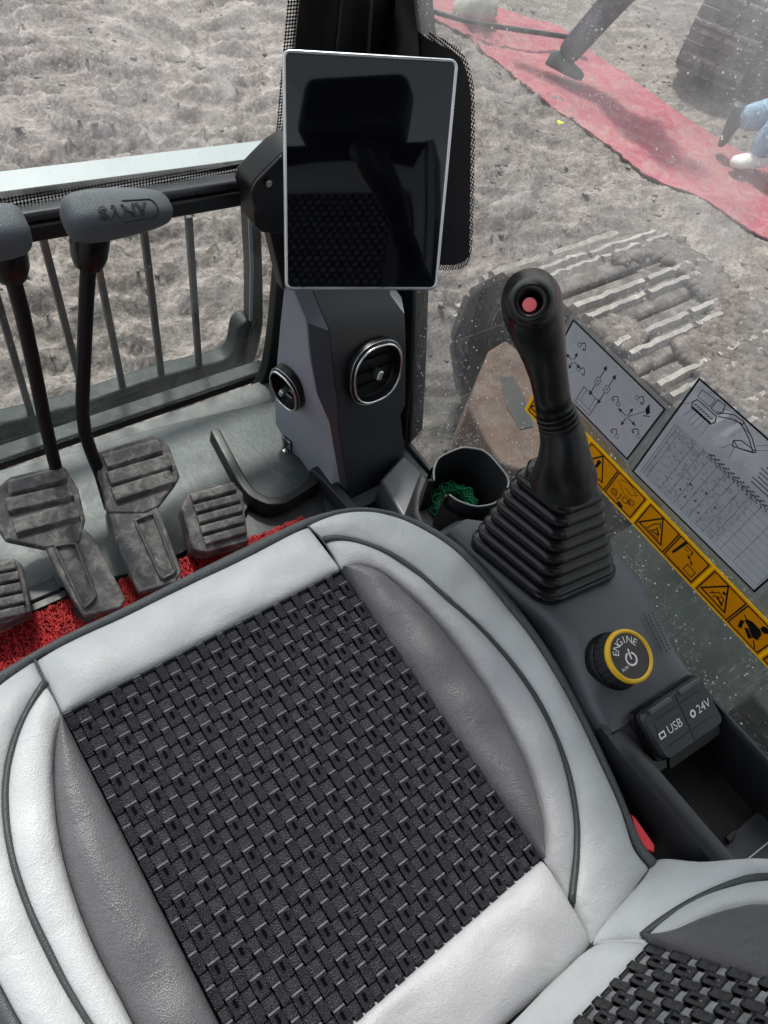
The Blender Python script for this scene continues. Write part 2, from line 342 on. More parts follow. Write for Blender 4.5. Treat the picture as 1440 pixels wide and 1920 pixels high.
def height_grid(x0, x1, y0, y1, st):
    xs = np.arange(x0, x1+1e-6, st); ys = np.arange(y0, y1+1e-6, st); X, Y = np.meshgrid(xs, ys, indexing='ij')
    d = np.minimum(np.minimum(X-x0, x1-X), np.minimum(Y-y0, y1-Y)); f = np.clip(d/.6, 0, 1)
    Z = ground_h(X, Y)*f-.05*(1-f)
    V = np.stack([X, Y, Z+GZ], -1).reshape(-1, 3); ny = len(ys); nx = len(xs)
    i, j = np.meshgrid(np.arange(nx-1), np.arange(ny-1), indexing='ij'); a = (i*ny+j).ravel()
    return V, np.stack([a, a+ny, a+ny+1, a+1], 1)
def quick(name, V, F, mat):
    me = bpy.data.meshes.new(name); me.vertices.add(len(V)); me.vertices.foreach_set('co', V.astype(np.float32).ravel())
    me.loops.add(F.size); me.loops.foreach_set('vertex_index', F.astype(np.int32).ravel()); me.polygons.add(len(F))
    me.polygons.foreach_set('loop_start', np.arange(len(F), dtype=np.int32)*F.shape[1]); me.polygons.foreach_set('loop_total', np.full(len(F), F.shape[1], np.int32))
    me.polygons.foreach_set('use_smooth', np.ones(len(F), bool)); me.update(calc_edges=True); me.validate()
    me.materials.append(mat); o = bpy.data.objects.new(name, me); COL.objects.link(o); return o
V, F = height_grid(-1.5, 11.0, -1.5, 8.5, .022)
# outer ring of flat earth out to the horizon, joined to the detailed sheet
R_ = 600.; ox = [(-R_, -R_), (R_, -R_), (R_, R_), (-R_, R_)]; ix = [(-1.5, -1.5), (11., -1.5), (11., 8.5), (-1.5, 8.5)]
n0 = len(V); ex = np.array([(x, y, GZ-.052) for x, y in ox+ix]); V = np.concatenate([V, ex])
F = np.concatenate([F, np.array([[n0+i, n0+(i+1) % 4, n0+4+(i+1) % 4, n0+4+i] for i in range(4)])])
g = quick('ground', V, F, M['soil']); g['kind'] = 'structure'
# loose clods and stones lying on it
def clod_geo():
    f = [(0, 2, 4), (0, 4, 3), (0, 3, 5), (0, 5, 2), (1, 4, 2), (1, 3, 4), (1, 5, 3), (1, 2, 5)]
    v = np.array([(1, 0, 0), (-1, 0, 0), (0, 1, 0), (0, -1, 0), (0, 0, 1), (0, 0, -.6)]) ; return v, np.array(f)
def clods(n, x0, x1, y0, y1, s0, s1):
    v, f = clod_geo(); P = rng.random((n, 2))*[x1-x0, y1-y0]+[x0, y0]; keep = vnoise(P[:, 0], P[:, 1], 1.7, 21) > .38; P = P[keep]; n = len(P)
    z = ground_h(P[:, 0], P[:, 1])+GZ; s = s0+(s1-s0)*rng.random(n)**3; a = rng.random(n)*6.28
    V = v[None]*(.6+.8*rng.random((n, 6, 3)))*s[:, None, None]*np.array([1.3, .9, .6]); ca, sa = np.cos(a)[:, None], np.sin(a)[:, None]
    V = np.stack([V[..., 0]*ca-V[..., 1]*sa, V[..., 0]*sa+V[..., 1]*ca, V[..., 2]], -1)+np.stack([P[:, 0], P[:, 1], z+s*.15], -1)[:, None]
    return V.reshape(-1, 3), (f[None]+np.arange(n)[:, None, None]*6).reshape(-1, 3)
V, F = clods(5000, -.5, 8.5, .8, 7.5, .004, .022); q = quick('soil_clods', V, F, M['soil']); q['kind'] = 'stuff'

# ------------------------------------------------------------------ red carpet laid along the yard
def carpet_mat():
    mt, t, out = nodes('carpet'); p = N(t, 'ShaderNodeBsdfPrincipled', Roughness=.85); co = coords(t)
    c = ramp(t, noise(t, co, 1.6, 6, .65, .5), [(.3, (.22, .045, .068)), (.5, (.29, .068, .095)), (.7, (.29, .12, .115))])
    c = mix(t, ramp(t, noise(t, co, 9, 8, .75, .8), [(.46, 0.), (.70, .65)]), c, (.34, .25, .235)); t.links.new(c, p.inputs['Base Color'])
    t.links.new(bump(t, noise(t, co, 14, 6, .6), .6, .02), p.inputs['Normal']); t.links.new(p.outputs[0], out.inputs[0]); return mt
M['carpet'] = carpet_mat()
CZ = GZ+.0
lo = resample([onz(*q, CZ)[:2] for q in [(770, -10), (800, 22), (870, 60), (960, 130), (1050, 200), (1160, 270), (1260, 340), (1350, 400), (1440, 445), (1560, 520), (1760, 640)]], 60)
up = resample([onz(*q, CZ)[:2] for q in [(790, -40), (890, 2), (925, 12), (1040, 50), (1100, 80), (1180, 128), (1270, 200), (1370, 265), (1440, 310), (1560, 390), (1760, 520)]], 60)
lo = resample(lo, 160); up = resample(up, 160); P = np.zeros((160, 40, 3)); w = np.linspace(0, 1, 40)[None, :, None]; jl = rng.normal(0, .004, (160, 1, 2)); ju = rng.normal(0, .004, (160, 1, 2))
P[..., :2] = (lo[:, None]+jl)*(1-w)+(up[:, None]+ju)*w
P[..., 2] = (ground_h(P[..., 0], P[..., 1])+ground_h(P[..., 0]+.08, P[..., 1])+ground_h(P[..., 0]-.08, P[..., 1])+ground_h(P[..., 0], P[..., 1]+.08)+ground_h(P[..., 0], P[..., 1]-.08))/5*.9+GZ+.016
top = grid(P, 160, 40); b = P.copy(); b[..., 2] -= .04; rim = [P[:, 0], P[-1], P[::-1, -1], P[::-1][-1][::-1]]
ring = np.concatenate([P[:, 0], P[-1, 1:], P[-2::-1, -1], P[0, -2:0:-1]]); rb = ring.copy(); rb[:, 2] -= .012
side = loft([ring, rb], (False, False))
obj('red_carpet', join(top, side), M['carpet'], smooth=True, sharp=50, label='long faded red carpet strip laid across the dusty yard outside the right window', cat='carpet')
# dark hose across the carpet
pth = smooth([onz(*q, GZ+.07) for q in [(740, -18), (780, 10), (860, 37), (950, 53), (1030, 64), (1105, 76)]], 40)
obj('hose', tube(pth, .018, 10), M['seal'], smooth=True, label='thin dark hose lying across the far end of the red carpet', cat='hose')
# pale crumpled bag
bp = onz(893, 22, GZ+.05); rr = []
for k, (z, s) in enumerate([(0, 1), (.07, 1.1), (.14, .95), (.2, .55), (.23, .2)]):
    rr.append([np.array([bp[0]+math.cos(a)*.17*s*(1+.18*math.sin(3*a+k)), bp[1]+math.sin(a)*.12*s*(1+.2*math.cos(2*a+k*2)), GZ+z]) for a in np.arange(14)*2*math.pi/14])
M['bag'] = simple('pale_bag', (.52, .52, .44), .6, var=.25, vs=8)
obj('sack', loft(rr), M['bag'], smooth=True, label='pale crumpled sack at the far edge of the red carpet', cat='sack')
M['leaf'] = simple('yellow_scrap', (.62, .55, .06), .6)
c0 = onz(1049, 232, GZ+.03); obj('paper_scrap', (lambda a: (a[0]+[c0+np.array([.02, .0, .03])], a[1]))(prism([c0+np.array(p) for p in [(-.02, -.012, 0), (.02, -.02, .01), (.028, .012, .0), (0, .02, .012), (-.022, .012, .01)]], (0, 0, .004))), M['leaf'], label='small yellow scrap lying on the pale ground beside the carpet', cat='litter')

# ------------------------------------------------------------------ crawler tracks
M['track'] = simple('muddy_track_steel', (.045, .037, .034), .75, var=.35, vs=9, dust=((.20, .175, .165), .34, 16))
M['grouser'] = simple('worn_grouser', (.30, .28, .265), .65, var=.3, vs=14, dust=((.15, .13, .12), .60, 18))
M['trackside'] = simple('track_frame_paint', (.035, .036, .038), .6, var=.3, vs=9, dust=((.14, .13, .12), .3, 10))
def shoe_data(w, p):
    """one track shoe: plate with rolled edges, local frame x across, y along the travel, z out"""
    prof = [(-.5, -.012), (-.5, .006), (-.42, .018), (.40, .018), (.48, .008), (.5, -.012)]
    plate = prism([(-w/2, a*p, z) for a, z in prof], (w, 0, 0))
    return plate
def grouser_geo(w, p, y0, x0, x1, rs):
    V, xs = [], np.linspace(x0, x1, 14); rings = []
    for x in xs:
        h = .040+rs.normal(0, .0025); t_ = .0145+rs.normal(0, .0012); d = rs.normal(0, .0015)
        rings.append([np.array(q) for q in [(x, y0*p-t_*1.3+d, .014), (x, y0*p-t_*.6+d, h), (x, y0*p+t_*.6+d, h), (x, y0*p+t_*1.3+d, .014)]])
    return loft(rings)
def crawler(name, label, cat, cx, y_front, y_back, top, w, rad_, rot=None, grp=None):
    """one crawler: straight upper run from y_back to the idler at y_front, round the idler and down"""
    base = np.array([cx, y_front-rad_, top-2*rad_]); root = thing(name, label, cat, base, grp)
    p = .19; path = []; s = 0
    L1 = (y_front-rad_)-y_back; n1 = int(L1/p)
    seq = [((y_front-rad_)-(k+.5)*p, top, 0.) for k in range(n1)][::-1]
    na = int(math.pi*rad_/p)
    for k in range(na):
        a = (k+.5)/na*math.pi; seq.append((y_front-rad_+rad_*math.sin(a), top-rad_+rad_*math.cos(a), -a))
    for k in range(n1): seq.append(((y_front-rad_)-(k+.5)*p, top-2*rad_, -math.pi))
    plate = shoe_data(w, p*.97); plate2 = shoe_data(w, p*1.18); rs = np.random.default_rng(5)
    for (y, z, a) in seq:
        Rm = np.array([[1, 0, 0], [0, math.cos(a), -math.sin(a)], [0, math.sin(a), math.cos(a)]])
        tf = lambda G: ([Rm @ np.asarray(v)+np.array([cx, y, z]) for v in G[0]], G[1])
        sh = obj('track_shoe', tf(plate if abs(math.sin(a)) < .01 else plate2), M['soil'] if False else M['track'], root, bevel=.004, seg=1)
        for y0 in (-.14, .14):
            x0 = -w/2+rs.random()*.02; x1 = w/2-rs.random()*.02; m0 = x0+(x1-x0)*(.42+.2*rs.random())
            obj('grouser', tf(join(grouser_geo(w, p, y0, x0, m0-.012, rs), grouser_geo(w, p, y0, m0+.012, x1, rs))), M['grouser'], sh)
    # frame, idler wheel, link chain inside the loop
    fr = prism([(cx-.10, y_back, top-.10), (cx-.10, y_front-rad_, top-.12), (cx-.10, y_front-rad_-.05, top-2*rad_+.12), (cx-.10, y_back, top-2*rad_+.10)], (.2, 0, 0))
    obj('track_frame', fr, M['trackside'], root, bevel=.02)
    idl = [[np.array([cx+x, y_front-rad_+r*math.sin(a), top-rad_+r*math.cos(a)]) for a in np.arange(28)*2*math.pi/28] for x, r in [(-.09, .06), (-.09, rad_-.10), (-.06, rad_-.05), (.06, rad_-.05), (.09, rad_-.10), (.09, .06)]]
    obj('idler_wheel', loft(idl), M['trackside'], root, smooth=True, sharp=40)
    ch = []
    for sx in (-.075, .075):
        ch.append(tube([(cx+sx, y_back, top-.04)]+[(cx+sx, y_front-rad_+(rad_-.04)*math.sin(a), top-rad_+(rad_-.04)*math.cos(a)) for a in np.linspace(0, math.pi, 16)]+[(cx+sx, y_back, top-2*rad_+.04)], .035, 6))
    obj('link_chain', join(*ch), M['trackside'], root)
    return root
crawler('crawler_track', 'muddy steel crawler track with worn grousers below the right window', 'crawler track', 2.27, 1.50, -1.3, -.30, .70, .36)
# mud packed on the shoes of the near track
def mudpatch(n, cx, w, y0, y1, z):
    v, f = clod_geo(); r_ = np.random.default_rng(3); P = np.stack([cx+(r_.random(n)-.5)*w, y0+r_.random(n)*(y1-y0)], -1)
    P = P[vnoise(P[:, 0], P[:, 1], 5.5, 33) > .44+.16*(P[:, 0] < cx)]; n = len(P); s = .008+.03*r_.random(n)**2
    V = v[None]*(.6+.8*r_.random((n, 6, 3)))*s[:, None, None]*np.array([1.5, 1.1, .5])+np.concatenate([P, np.full((n, 1), z+.018)], 1)[:, None]
    return V.reshape(-1, 3), (f[None]+np.arange(n)[:, None, None]*6).reshape(-1, 3)
V, F = mudpatch(24000, 2.27, .68, -.6, 1.2, -.290); M['mud'] = simple('track_mud', (.085, .070, .064), .9, var=.5, vs=14, dust=((.22, .19, .18), .25, 22)); q = quick('track_mud', V, F, M['mud']); q['kind'] = 'stuff'
# far machine at the upper right: second crawler and dark undercarriage
fx = onz(1338, 95, GZ+.3)
r2 = crawler('crawler_track', 'dusty crawler track of a parked machine beyond the red carpet', 'crawler track', 0, 0, -2.6, .95, .50, .36)
r2.location = (fx[0]+.35, fx[1]+.15, GZ+.05); r2.rotation_euler = (0, 0, math.radians(118))
hb = thing('parked_machine', 'dark blue grey body of a parked machine standing beyond the carpet', 'machine', (fx[0]+2.0, fx[1]-.4, GZ))
M['hull'] = simple('dark_hull_paint', (.07, .07, .095), .5, var=.2, vs=3, dust=((.16, .15, .15), .2, 4))
hx, hy = fx[0]+1.15, fx[1]-.75; a = math.radians(-62); Ah = np.array([[math.cos(a), math.sin(a), 0], [-math.sin(a), math.cos(a), 0], [0, 0, 1]])
obj('lower_frame', box((hx, hy, GZ+.45), (1.9, .9, .6), Ah), M['hull'], hb, bevel=.05)
obj('body_panel', box((hx+.45, hy-.1, GZ+1.15), (2.3, 1.7, .75), Ah), M['hull'], hb, bevel=.06)
obj('deck', box((hx+.45, hy-.1, GZ+1.56), (2.35, 1.75, .06), Ah), M['hull'], hb, bevel=.02)
obj('pivot_ring', loft([[np.array([hx+.2+.45*math.cos(q), hy+.45*math.sin(q), z]) for q in np.arange(24)*2*math.pi/24] for z in (GZ+.74, GZ+.80)]), M['hull'], hb)

# ------------------------------------------------------------------ people on the carpet (only legs reach into the picture)
def skin(name, joints, edges, radii, mat, parent, sub=2, label=None, root=0):
    me = bpy.data.meshes.new(name); o0 = off(parent)
    me.from_pydata([tuple(np.asarray(j)-o0) for j in joints], edges, []); me.update()
    o = bpy.data.objects.new(name, me); COL.objects.link(o); o.parent = parent; OFF[o.name] = o0
    me.materials.append(mat); s = o.modifiers.new('skin', 'SKIN'); s.use_smooth_shade = True
    for i, d in enumerate(me.skin_vertices[0].data):
        r = radii[i]; d.radius = r if hasattr(r, '__len__') else (r, r); d.use_root = (i == root)
    ss = o.modifiers.new('sub', 'SUBSURF'); ss.levels = sub; ss.render_levels = sub
    dg = bpy.context.evaluated_depsgraph_get(); nm = bpy.data.meshes.new_from_object(o.evaluated_get(dg)); o.modifiers.clear(); o.data = nm
    if not nm.materials: nm.materials.append(mat)
    nm.polygons.foreach_set('use_smooth', [True]*len(nm.polygons))
    if label: o['label'] = label
    return o
def cloth_mat(name, col, var=.2, ws=7):
    mt, t, out = nodes(name); p = N(t, 'ShaderNodeBsdfPrincipled', Roughness=.85); co = coords(t); c = np.array(col)
    t.links.new(ramp(t, noise(t, co, 10, 6, .65), [(.3, tuple(c*(1-var))), (.7, tuple(c*(1+var)))]), p.inputs['Base Color'])
    t.links.new(bump(t, noise(t, co, ws, 5, .6, 1.), .9, .05), p.inputs['Normal']); t.links.new(p.outputs[0], out.inputs[0]); return mt
M['dark_cloth'] = cloth_mat('dark_trousers', (.045, .042, .055)); M['denim'] = cloth_mat('pale_denim', (.22, .36, .50), .3)
M['coat'] = cloth_mat('dark_coat', (.03, .032, .04)); M['shirt'] = cloth_mat('grey_shirt', (.25, .26, .28)); M['skin'] = simple('skin', (.50, .30, .21), .55, var=.06)
M['hair'] = simple('hair', (.012, .010, .009), .5); M['shoe_w'] = simple('white_shoe', (.72, .70, .68), .5); M['shoe_d'] = simple('dark_shoe', (.05, .06, .055), .5)
def person(label, hip, yaw, feet, knees, trouser, shirt, shoe, toe, shoe2=None):
    """hip: world centre of pelvis; yaw: heading; feet/knees: [left,right] ankle and knee positions; toe: [dir,dir]"""
    hip = np.array(hip, float); root = thing('person', label, 'person', (hip[0], hip[1], GZ))
    fwd = np.array([math.cos(yaw), math.sin(yaw), 0]); lf = np.array([-fwd[1], fwd[0], 0]); up_ = np.array([0, 0, 1.])
    hl, hr = hip+lf*.09-up_*.03, hip-lf*.09-up_*.03; ch = hip+up_*.42+fwd*.03; nk = hip+up_*.58+fwd*.04; hd = nk+up_*.17+fwd*.03
    sl, sr = ch+lf*.18+up_*.08, ch-lf*.18+up_*.08; el, er = sl-up_*.28-fwd*.05+lf*.04, sr-up_*.28+fwd*.02-lf*.04; wl, wr = el-up_*.22+fwd*.12, er-up_*.20+fwd*.16
    # body: one skinned surface, head to hands
    J = [hip, hip+up_*.2, ch, nk, hd-up_*.05, hd+up_*.06, sl, el, wl, wl-up_*.08+fwd*.02, sr, er, wr, wr-up_*.08+fwd*.02]
    E_ = [(0, 1), (1, 2), (2, 3), (3, 4), (4, 5), (2, 6), (6, 7), (7, 8), (8, 9), (2, 10), (10, 11), (11, 12), (12, 13)]
    skin('body', J, E_, [.13, .12, .13, .055, .085, .08, .055, .045, .03, .03, .055, .045, .03, .03], M['skin'], root)
    skin('jacket', [hip-up_*.02, hip+up_*.2, ch, nk-up_*.06, sl, el, wl, sr, er, wr], [(0, 1), (1, 2), (2, 3), (2, 4), (4, 5), (5, 6), (2, 7), (7, 8), (8, 9)], [.155, .145, .155, .075, .07, .058, .05, .07, .058, .05], shirt, root)
    skin('hair', [hd+up_*.05-fwd*.02, hd+up_*.09+fwd*.02, hd-up_*.02-fwd*.04], [(0, 1), (0, 2)], [.098, .08, .08], M['hair'], root)
    J = [hip]; E_ = []; Rr = [(.15, .13)]
    for s, (h, k, f) in enumerate(((hl, knees[0], feet[0]), (hr, knees[1], feet[1]))):
        i = len(J); k = np.asarray(k, float); f = np.asarray(f, float); J += [h, (h+k)/2, k, (k*.45+f*.55), f]; E_ += [(0, i), (i, i+1), (i+1, i+2), (i+2, i+3), (i+3, i+4)]; Rr += [.125, .115, .10, .092, .085]
    skin('trousers', J, E_, Rr, trouser, root)
    for f, td in zip(feet, toe):
        f = np.asarray(f, float); td = nrm(td); dn = np.array([0, 0, -1.]) if abs(td[2]) < .5 else -fwd; sdv = nrm(np.cross(td, dn)); dn = nrm(np.cross(sdv, td)); dn = dn if dn[2] < .2 else -dn
        prof = [(-.10, .04, .01), (-.09, .052, .07), (-.02, .055, .10), (.06, .06, .06), (.14, .056, .04), (.18, .025, .02)]
        rings = []
        for x, hw, h in prof:
            c_ = f+td*x+dn*.045
            rings.append([c_+sdv*hw*math.cos(a)-dn*(h*max(math.sin(a), 0)+.0)+dn*(.022*max(-math.sin(a), 0)**.5) for a in np.arange(12)*2*math.pi/12])
        sh = obj('shoe', loft(rings), shoe2 if (shoe2 and f is feet[0] or (shoe2 and np.allclose(f, feet[0]))) else shoe, root, smooth=True)
    return root
pa = onz(1055, 112, GZ+.10)
fa = nrm([pa[0], pa[1], 0])                                        # from the cab towards the walker
sa = np.array([fa[1], -fa[0], 0])
up1 = pa+sa*.20+fa*.12+np.array([0, 0, .42])
hipA = pa+sa*.36+fa*.10+np.array([0, 0, .82])
person('person in dark trousers stepping onto the red carpet, cut off by the top edge', hipA, math.atan2(sa[1], sa[0]), [pa-sa*.45+fa*.3+np.array([0, 0, .60]), pa], [hipA-sa*.25+fa*.1-np.array([0, 0, .25]), up1], M['dark_cloth'], M['coat'], M['shoe_d'], [sa, sa-fa*.3])
pb = onz(1418, 292, GZ+.10)
fb = nrm([pb[0], pb[1], 0]); sb = np.array([fb[1], -fb[0], 0])
k2 = onp(1470, 228, pb, fb); hipB = pb+sb*.33+np.array([0, 0, .80])+fb*.05
rf = onp(1384, 226, pb+fb*.10, fb); rk = onp(1462, 208, pb+fb*.10, fb)
person('person in pale blue jeans and white shoes walking on the carpet at the right edge', hipB, math.atan2(sb[1], sb[0]), [rf, pb], [rk, k2], M['denim'], M['shirt'], M['shoe_w'], [np.array([0, 0, -1.])+sb*.15, -sb*.6-fb*.8], M['shoe_d'])

# made-up brown step put in for a reflected shape behind the joystick
rz = -.42; rbp = [onz(*q, rz) for q in [(916, 656), (949, 636), (972, 655), (1000, 712), (1040, 807), (1050, 868), (968, 880), (940, 868), (912, 826), (878, 762), (890, 722)]]
rbx = thing('brown_filler', 'made-up brown step outside the right window behind the joystick', 'filler', np.mean(rbp, 0)-Z3b*.3)
M['filler_brown'] = simple('filler_paint', (.060, .034, .024), .85, var=.35, vs=9, dust=((.11, .09, .075), .35, 14))
obj('filler_plate', prism([p-Z3b*.3 for p in rbp], (0, 0, .3)), M['filler_brown'], rbx, bevel=.012)
ow = [onz(*q, rz+.001) for q in [(938, 708), (962, 706), (985, 750), (1000, 800), (975, 806), (950, 762)]]; obj('filler_opening', prism(ow, (0, 0, .002)), M['seal'], rbx, bevel=.0008)
# ================================================================== CAB SHELL
XW, YF = .86, 1.0                                    # right window plane, front window plane
M['pane_front'] = glass('front_glass', (.97, .99, .98), .05, (.75, .75, .75), .30, .12, .35, 1.0)
M['pane_low'] = glass('lower_glass', (.95, .98, .96), .010, (.70, .72, .70), .22, .08, .10, 1.3)
M['pane_right'] = glass('dusty_right_glass', (.93, .95, .93), .055, (.80, .78, .78), .90, .20, .16, 1.0, .3)
Z3 = np.array([0, 0, 1.]); X3 = np.array([1., 0, 0]); Y3 = np.array([0, 1., 0])
# floor of the cab
floor = obj('cab_floor', prism([(-.35, -.55, -.03), (.88, -.55, -.03), (.88, .985, -.03), (-.35, .985, -.03)], (0, 0, .03)), M['floordark'], kind='structure')
# pale floor plate in the footwell
pl = [onz(*q, .004) for q in [(-160, 935), (0, 893), (150, 850), (300, 806), (430, 775), (520, 757)]]
plate = [p for p in pl]+[np.array([.86, .95, .004]), np.array([.86, .60, .004]), np.array([.60, .60, .004])]+[onz(*q, .004) for q in [(600, 905), (515, 960), (470, 945), (440, 1000), (250, 1080), (60, 1120), (-160, 1190)]]
obj('floor_plate', prism(plate, (0, 0, .010)), M['floorplate'], bevel=.002, label='pale blue grey footwell floor plate under the pedals', cat='floor plate')
lip = smooth([onz(*q, .02) for q in [(402, 818), (425, 862), (452, 912), (472, 940), (515, 957), (560, 930), (592, 908)]], 26, 1)
rg = []
for k in range(len(lip)):
    t_ = nrm(lip[min(k+1, 25)]-lip[max(k-1, 0)]); s_ = np.cross(t_, Z3); rg.append([lip[k]-s_*.011-Z3*.012, lip[k]+s_*.011-Z3*.012, lip[k]+s_*.009+Z3*.022, lip[k]-s_*.009+Z3*.022])
obj('floor_lip', loft(rg), M['seal'], bevel=.003, label='black V shaped rubber lip standing on the floor plate beside the column', cat='trim')
rg = [[p+np.array(o_) for o_ in ((-.012, 0, -.01), (.012, 0, -.01), (.010, 0, .03), (-.010, 0, .03))] for p in resample([onz(*q, .02) for q in [(585, 893), (610, 915), (650, 960), (690, 1010)]], 6)]
obj('floor_lip', loft(rg), M['plastic_d'], bevel=.003, label='dark straight trim strip running along the foot of the column', cat='trim')

# front windows -------------------------------------------------
fw = thing('front_window', 'front windshield with black dotted edge and crossbar above the lower pane', 'window', (.2, YF, 0))
zc = .470                                             # crossbar height
obj('upper_glass', prism([(-.75, YF+.004, zc+.03), (.72, YF+.004, zc+.03), (.78, YF+.10, 1.75), (-.75, YF+.10, 1.75)], (0, .005, 0)), M['pane_front'], fw)
obj('lower_glass', prism([(-.75, YF+.003, .0), (.70, YF+.003, .0), (.70, YF+.003, zc), (-.75, YF+.003, zc)], (0, .005, 0)), M['pane_low'], fw)
def bar_x(pA, pB, t_, y=YF, dy=(-.03, .03)):
    """bar across the cab between two pixels of its lower edge, t_ high"""
    a, b = ony(*pA, y), ony(*pB, y); d = (b-a)/(b[0]-a[0]); a = a+d*(-.75-a[0]); b = b+d*(.72-b[0])
    return [a, b, b+Z3*t_, a+Z3*t_], dy
q, dy = bar_x((54, 458), (480, 383), .026, YF-.03)
obj('crossbar', prism([p for p in q], (0, .045, 0)), M['seal'], fw, bevel=.004)
q2 = [p+Z3*.0262 for p in q[:2]]+[p+Z3*.016 for p in q[2:]]
obj('crossbar_cap', prism([p+Y3*.006 for p in q2], (0, .030, 0)), M['crossbar'], fw, bevel=.006, seg=3)
q3 = [p+Z3*.030+Y3*.030 for p in q[:2]]+[p+Z3*.016+Y3*.030 for p in q[2:]]
obj('crossbar_seal', prism(q3, (0, .012, 0)), M['seal'], fw, bevel=.003)
M['dots_f'] = dotprint('dotted_print_front', (.01, .01, .012), (1, 0, 0), (0, 0, 1), .0034)
M['dots_r'] = dotprint('dotted_print_right', (.01, .01, .012), (0, 1, 0), (0, 0, 1), .0034)
g4 = [p+Z3*.038+Y3*.032 for p in q[:2]]+[p+Z3*.029+Y3*.032 for p in q[2:]]
obj('dotted_edge', (g4, [(0, 1, 2, 3)]), M['dots_f'], fw)
# rubber seal round the lower pane with its rounded corner
sl_ = [ony(*p, YF-.01) for p in [(-330, 985), (-150, 930), (0, 890), (120, 858), (250, 822), (360, 790), (430, 766), (470, 738), (494, 695), (505, 620), (513, 530), (520, 440), (524, 330)]]
s2 = smooth(sl_, 60, 2)
rg = [[p+np.array(o_) for o_ in ((0, 0, 0),)] for p in s2]
ctr = np.array([.1, YF-.01, .3]); rings = []
for k, p in enumerate(s2):
    t_ = nrm(s2[min(k+1, 59)]-s2[max(k-1, 0)]); o_ = nrm(np.cross(t_, Y3))
    if o_.dot(p-ctr) < 0: o_ = -o_
    wd_ = .012+.026*min(1, max(0, (k-22)/14))
    rings.append([p-Y3*.012, p+o_*wd_-Y3*.020, p+o_*wd_+Y3*.012, p+Y3*.012])
obj('lower_seal', loft(rings), M['seal'], fw, bevel=.003)
# sill plate between seal and floor
sp = [ony(*p, YF-.012)*1.0 for p in [(-330, 995), (0, 900), (250, 832), (440, 772), (520, 745)]]
# right front pillar: a steel post with trim
pil = thing('corner_pillar', 'black corner pillar between front windshield and right window behind the tablet screen', 'pillar', (.80, YF, 0))
lf_ = [ony(*p, YF-.012) for p in [(500, 745), (506, 640), (528, 470), (535, 270), (553, 90), (562, 0), (580, -140)]]
rgt = [onx(*p, XW-.006) for p in [(768, 832), (772, 750), (776, 580), (784, 330), (786, 90), (776, 0), (786, -140)]]
rings = []
for a, b in zip(lf_, rgt):
    z = a[2]; c = np.array([XW-.02, YF-.03, (a[2]+b[2])/2])
    inner = [a+(c-a)*w_+np.array([-.02, -.02, 0])*math.sin(math.pi*w_) for w_ in (0, .3, .55, .75, 1)]+[c+(b-c)*w_+np.array([-.012, 0, 0])*math.sin(math.pi*w_) for w_ in (.35, .7, 1)]
    outer = [b+np.array([.05, .02, 0]), np.array([XW+.05, YF+.05, c[2]]), a+np.array([.035, .06, 0])]
    rings.append(inner+outer)
obj('post', loft(rings), M['plastic_b'], pil, smooth=True, sharp=30)
for j, (xa, xb) in enumerate(((600, 585), (646, 630), (700, 690))):
    pth = [onp(xa+ (xb-xa)*k/5.+ (0 if k else 0), -60+k*35, (.76, YF-.055, 0), (.55, .83, 0)) for k in range(6)]
    obj('trim_ridge', tube(pth, .0025, 6), M['plastic_d'], pil)
# left windshield edge print next to pillar
e0 = [ony(*p, YF-.001) for p in [(528, 262), (540, 120), (552, 0), (566, -120)]]
obj('dotted_edge', grid([[p-X3*.011, p+X3*.01] for p in e0], 4, 2), M['dots_f'], pil)
# right window -----------------------------------------------------
rw = thing('right_window', 'large dusty right side window with speckled dirt and stickers on its lower part', 'window', (XW, .2, 0))
obj('pane', prism([(XW, -.75, -.02), (XW, .985, -.02), (XW, .985, 1.75), (XW, -.75, 1.75)], (.005, 0, 0)), M['pane_right'], rw)
blob = [(700, -60), (775, -60), (772, 5), (773, 32), (780, 55), (800, 72), (848, 94), (868, 115), (878, 145), (884, 185), (880, 480), (868, 492), (850, 497), (780, 497), (700, 497)]
bw = np.array([onx(*p, XW-.0015) for p in blob]); obj('black_edge_print', ([p for p in bw], [list(range(len(bw)))]), M['ink'], rw)
bl = smooth(bw[1:-1], 70, 2); cc = np.array([XW, .86, .62]); rr = []
for k, p in enumerate(bl):
    t_ = nrm(bl[min(k+1, 69)]-bl[max(k-1, 0)]); o_ = nrm(np.cross(t_, X3)); o_ = o_ if o_.dot(p-cc) > 0 else -o_
    if k < 12: o_ = np.array([0, -1., 0])
    rr.append([p-X3*.0004, p+o_*.009-X3*.0004])
obj('dotted_edge', grid(rr, 70, 2), M['dots_r'], rw)
# vertical black print below, along the pillar
lowp = [onx(*p, XW-.002) for p in [(776, 560), (776, 640), (771, 760), (766, 828)]]
obj('dotted_edge', grid([[p+Y3*.003, p-Y3*.0045] for p in lowp], 4, 2), M['dots_r'], rw)
sealp = smooth([onx(*p, XW-.004) for p in [(775, 500), (776, 600), (770, 740), (762, 822), (768, 840), (800, 872), (835, 925), (900, 1010)]], 50, 2)
obj('window_seal', tube(sealp, .006, 8), M['seal'], rw, smooth=True)
# inner side wall under the window
obj('side_wall', prism([(XW-.012, -.75, -.02), (XW-.012, .52, -.02), (XW-.012, .30, .09), (XW-.012, -.75, .20)], (.01, 0, 0)), M['floordark'], rw, bevel=.003)
